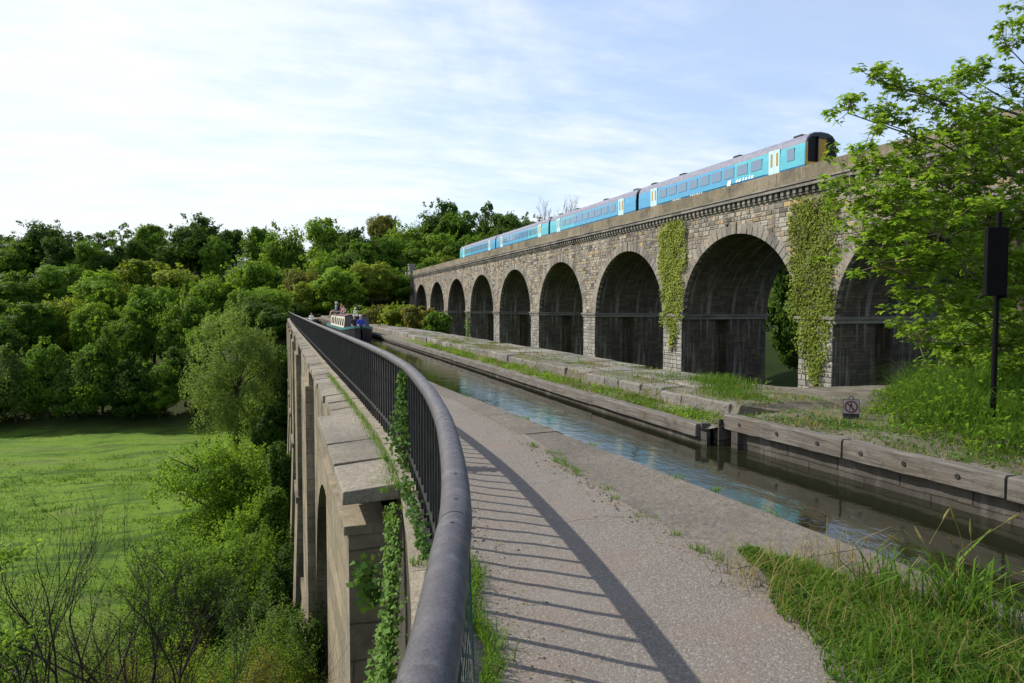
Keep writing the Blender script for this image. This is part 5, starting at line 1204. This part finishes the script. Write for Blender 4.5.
    person((XC-.35, YB+10.3, zt+.05), R(120), 'person in a dull red shirt sitting in the middle of the cabin roof', 'red', 'navy', 'hairb', 'sit', .9)
    person((XC-.4, YB+8.0, zt+.05), R(150), 'person in a pale pink top sitting low on the cabin roof', 'pink', 'beige', 'hairb', 'sit', .72)
    person((XC+.1, YB+4.6, zt+.05), R(170), 'person in a white sun hat seated behind the cabin front', 'white', 'beige', 'hairb', 'sit', .5, 'white')
narrowboat()
person((2.95, 62.5, .0), R(180), 'child in a white top walking on the towpath beside the boat', 'white', 'navy', 'hairb', 'stand', .80)
# ------------------------------------------------------------------ signs
def no_walking_sign():
    x, y, z = 8.15, 8.25, .13; t = empty('no_walking_sign', (x, y, z), 'small black footed sign with a red barred circle over a walking figure on the bank', 'sign', rz=R(-40))
    W_ = m_plain('sign_pinkish_white', (.36,.29,.28), .6, .1, 20, 0); K = m_plain('sign_black', (.02,.02,.022), .6, .2, 9, .1); Rd = m_plain('faded_sign_red', (.11,.025,.03), .6, .1, 9, 0)
    b = MB(); b.box(-.125,.125,-.03,.03,0,.34); b.build('board', K, t, bevel=.008)
    h = MB(); h.tube([(-.03,0,.335),(-.03,0,.375),(0,0,.39),(.03,0,.375),(.03,0,.335)], .008, 6); h.build('handle', K, t)
    p = MB(); p.box(-.115,.115,-.035,-.031,.105,.33); p.build('sign_panel', W_, t); t.scale = (.9,)*3
    r = MB(); cz = .218; n = 36
    rows = [[(ra*math.cos(2*math.pi*k/n), yy, cz + ra*math.sin(2*math.pi*k/n)) for k in range(n)] for ra, yy in ((.078,-.036),(.078,-.040),(.102,-.040),(.102,-.036))]; r.strip(rows, closed=True)
    a = R(-45); u = Vector((math.cos(a),0,math.sin(a))); v_ = Vector((-math.sin(a),0,math.cos(a))); c0 = Vector((0,-.0405,cz)); r.add([c0-u*.085-v_*.010, c0+u*.085-v_*.010, c0+u*.085+v_*.010, c0-u*.085+v_*.010], [(0,1,2,3)]); r.build('barred_circle', Rd, t)
    f = MB(); yy = -.0385
    def st(pts, w_):
        for (ax, az), (bx, bz) in zip(pts, pts[1:]):
            d = Vector((bx-ax,0,bz-az)).normalized(); q = Vector((-d.z,0,d.x))*w_/2; A = Vector((ax,yy,cz+az)); B_ = Vector((bx,yy,cz+bz)); f.add([A-q, B_-q, B_+q, A+q], [(0,1,2,3)])
    f.add([(.013*math.cos(2*math.pi*k/12), yy-.0004, cz+.056+.013*math.sin(2*math.pi*k/12)) for k in range(12)], [tuple(range(12))])
    st([(0,.042),(0,-.005)], .022); st([(0,-.002),(.02,-.03),(.026,-.064)], .011); st([(0,-.002),(-.014,-.034),(-.032,-.06)], .011); st([(0,.036),(.025,.012),(.036,.016)], .008); st([(0,.036),(-.022,.014),(-.024,-.006)], .008); f.build('walking_figure', K, t)
no_walking_sign()
def post_sign():
    d = 9.3; b = spot(993, 408, d); top = spot(996.5, 213, d); K = m_plain('black_painted_metal', (.005,.005,.0055), .7, .2, 6, .1, 0, .08); t = empty('signpost', (b.x, b.y, .1), 'tall black post with a dark box sign seen from behind beside the sycamore', 'signpost', rz=R(-25))
    h = top.z - .1; m = MB(); m.tube([(0,0,-.2),(0,0,h)], .034, 12); m.build('post', K, t, smooth=False)
    z1 = spot(985, 229, d).z - .1; z0 = spot(985, 296, d).z - .1; s = MB(); s.box(-.20,.03,-.13,-.04,z0,z1); s.build('sign_board', K, t, bevel=.01); s = MB(); s.box(.04,.075,-.1,.03,z0-.03,z1-.0); s.build('sign_board', K, t, bevel=.008)
    c = MB(); c.box(-.06,.05,-.05,.05,z0+.15,z0+.2); c.box(-.06,.05,-.05,.05,z1-.2,z1-.15); c.build('clamp', M['iron'], t)
post_sign()
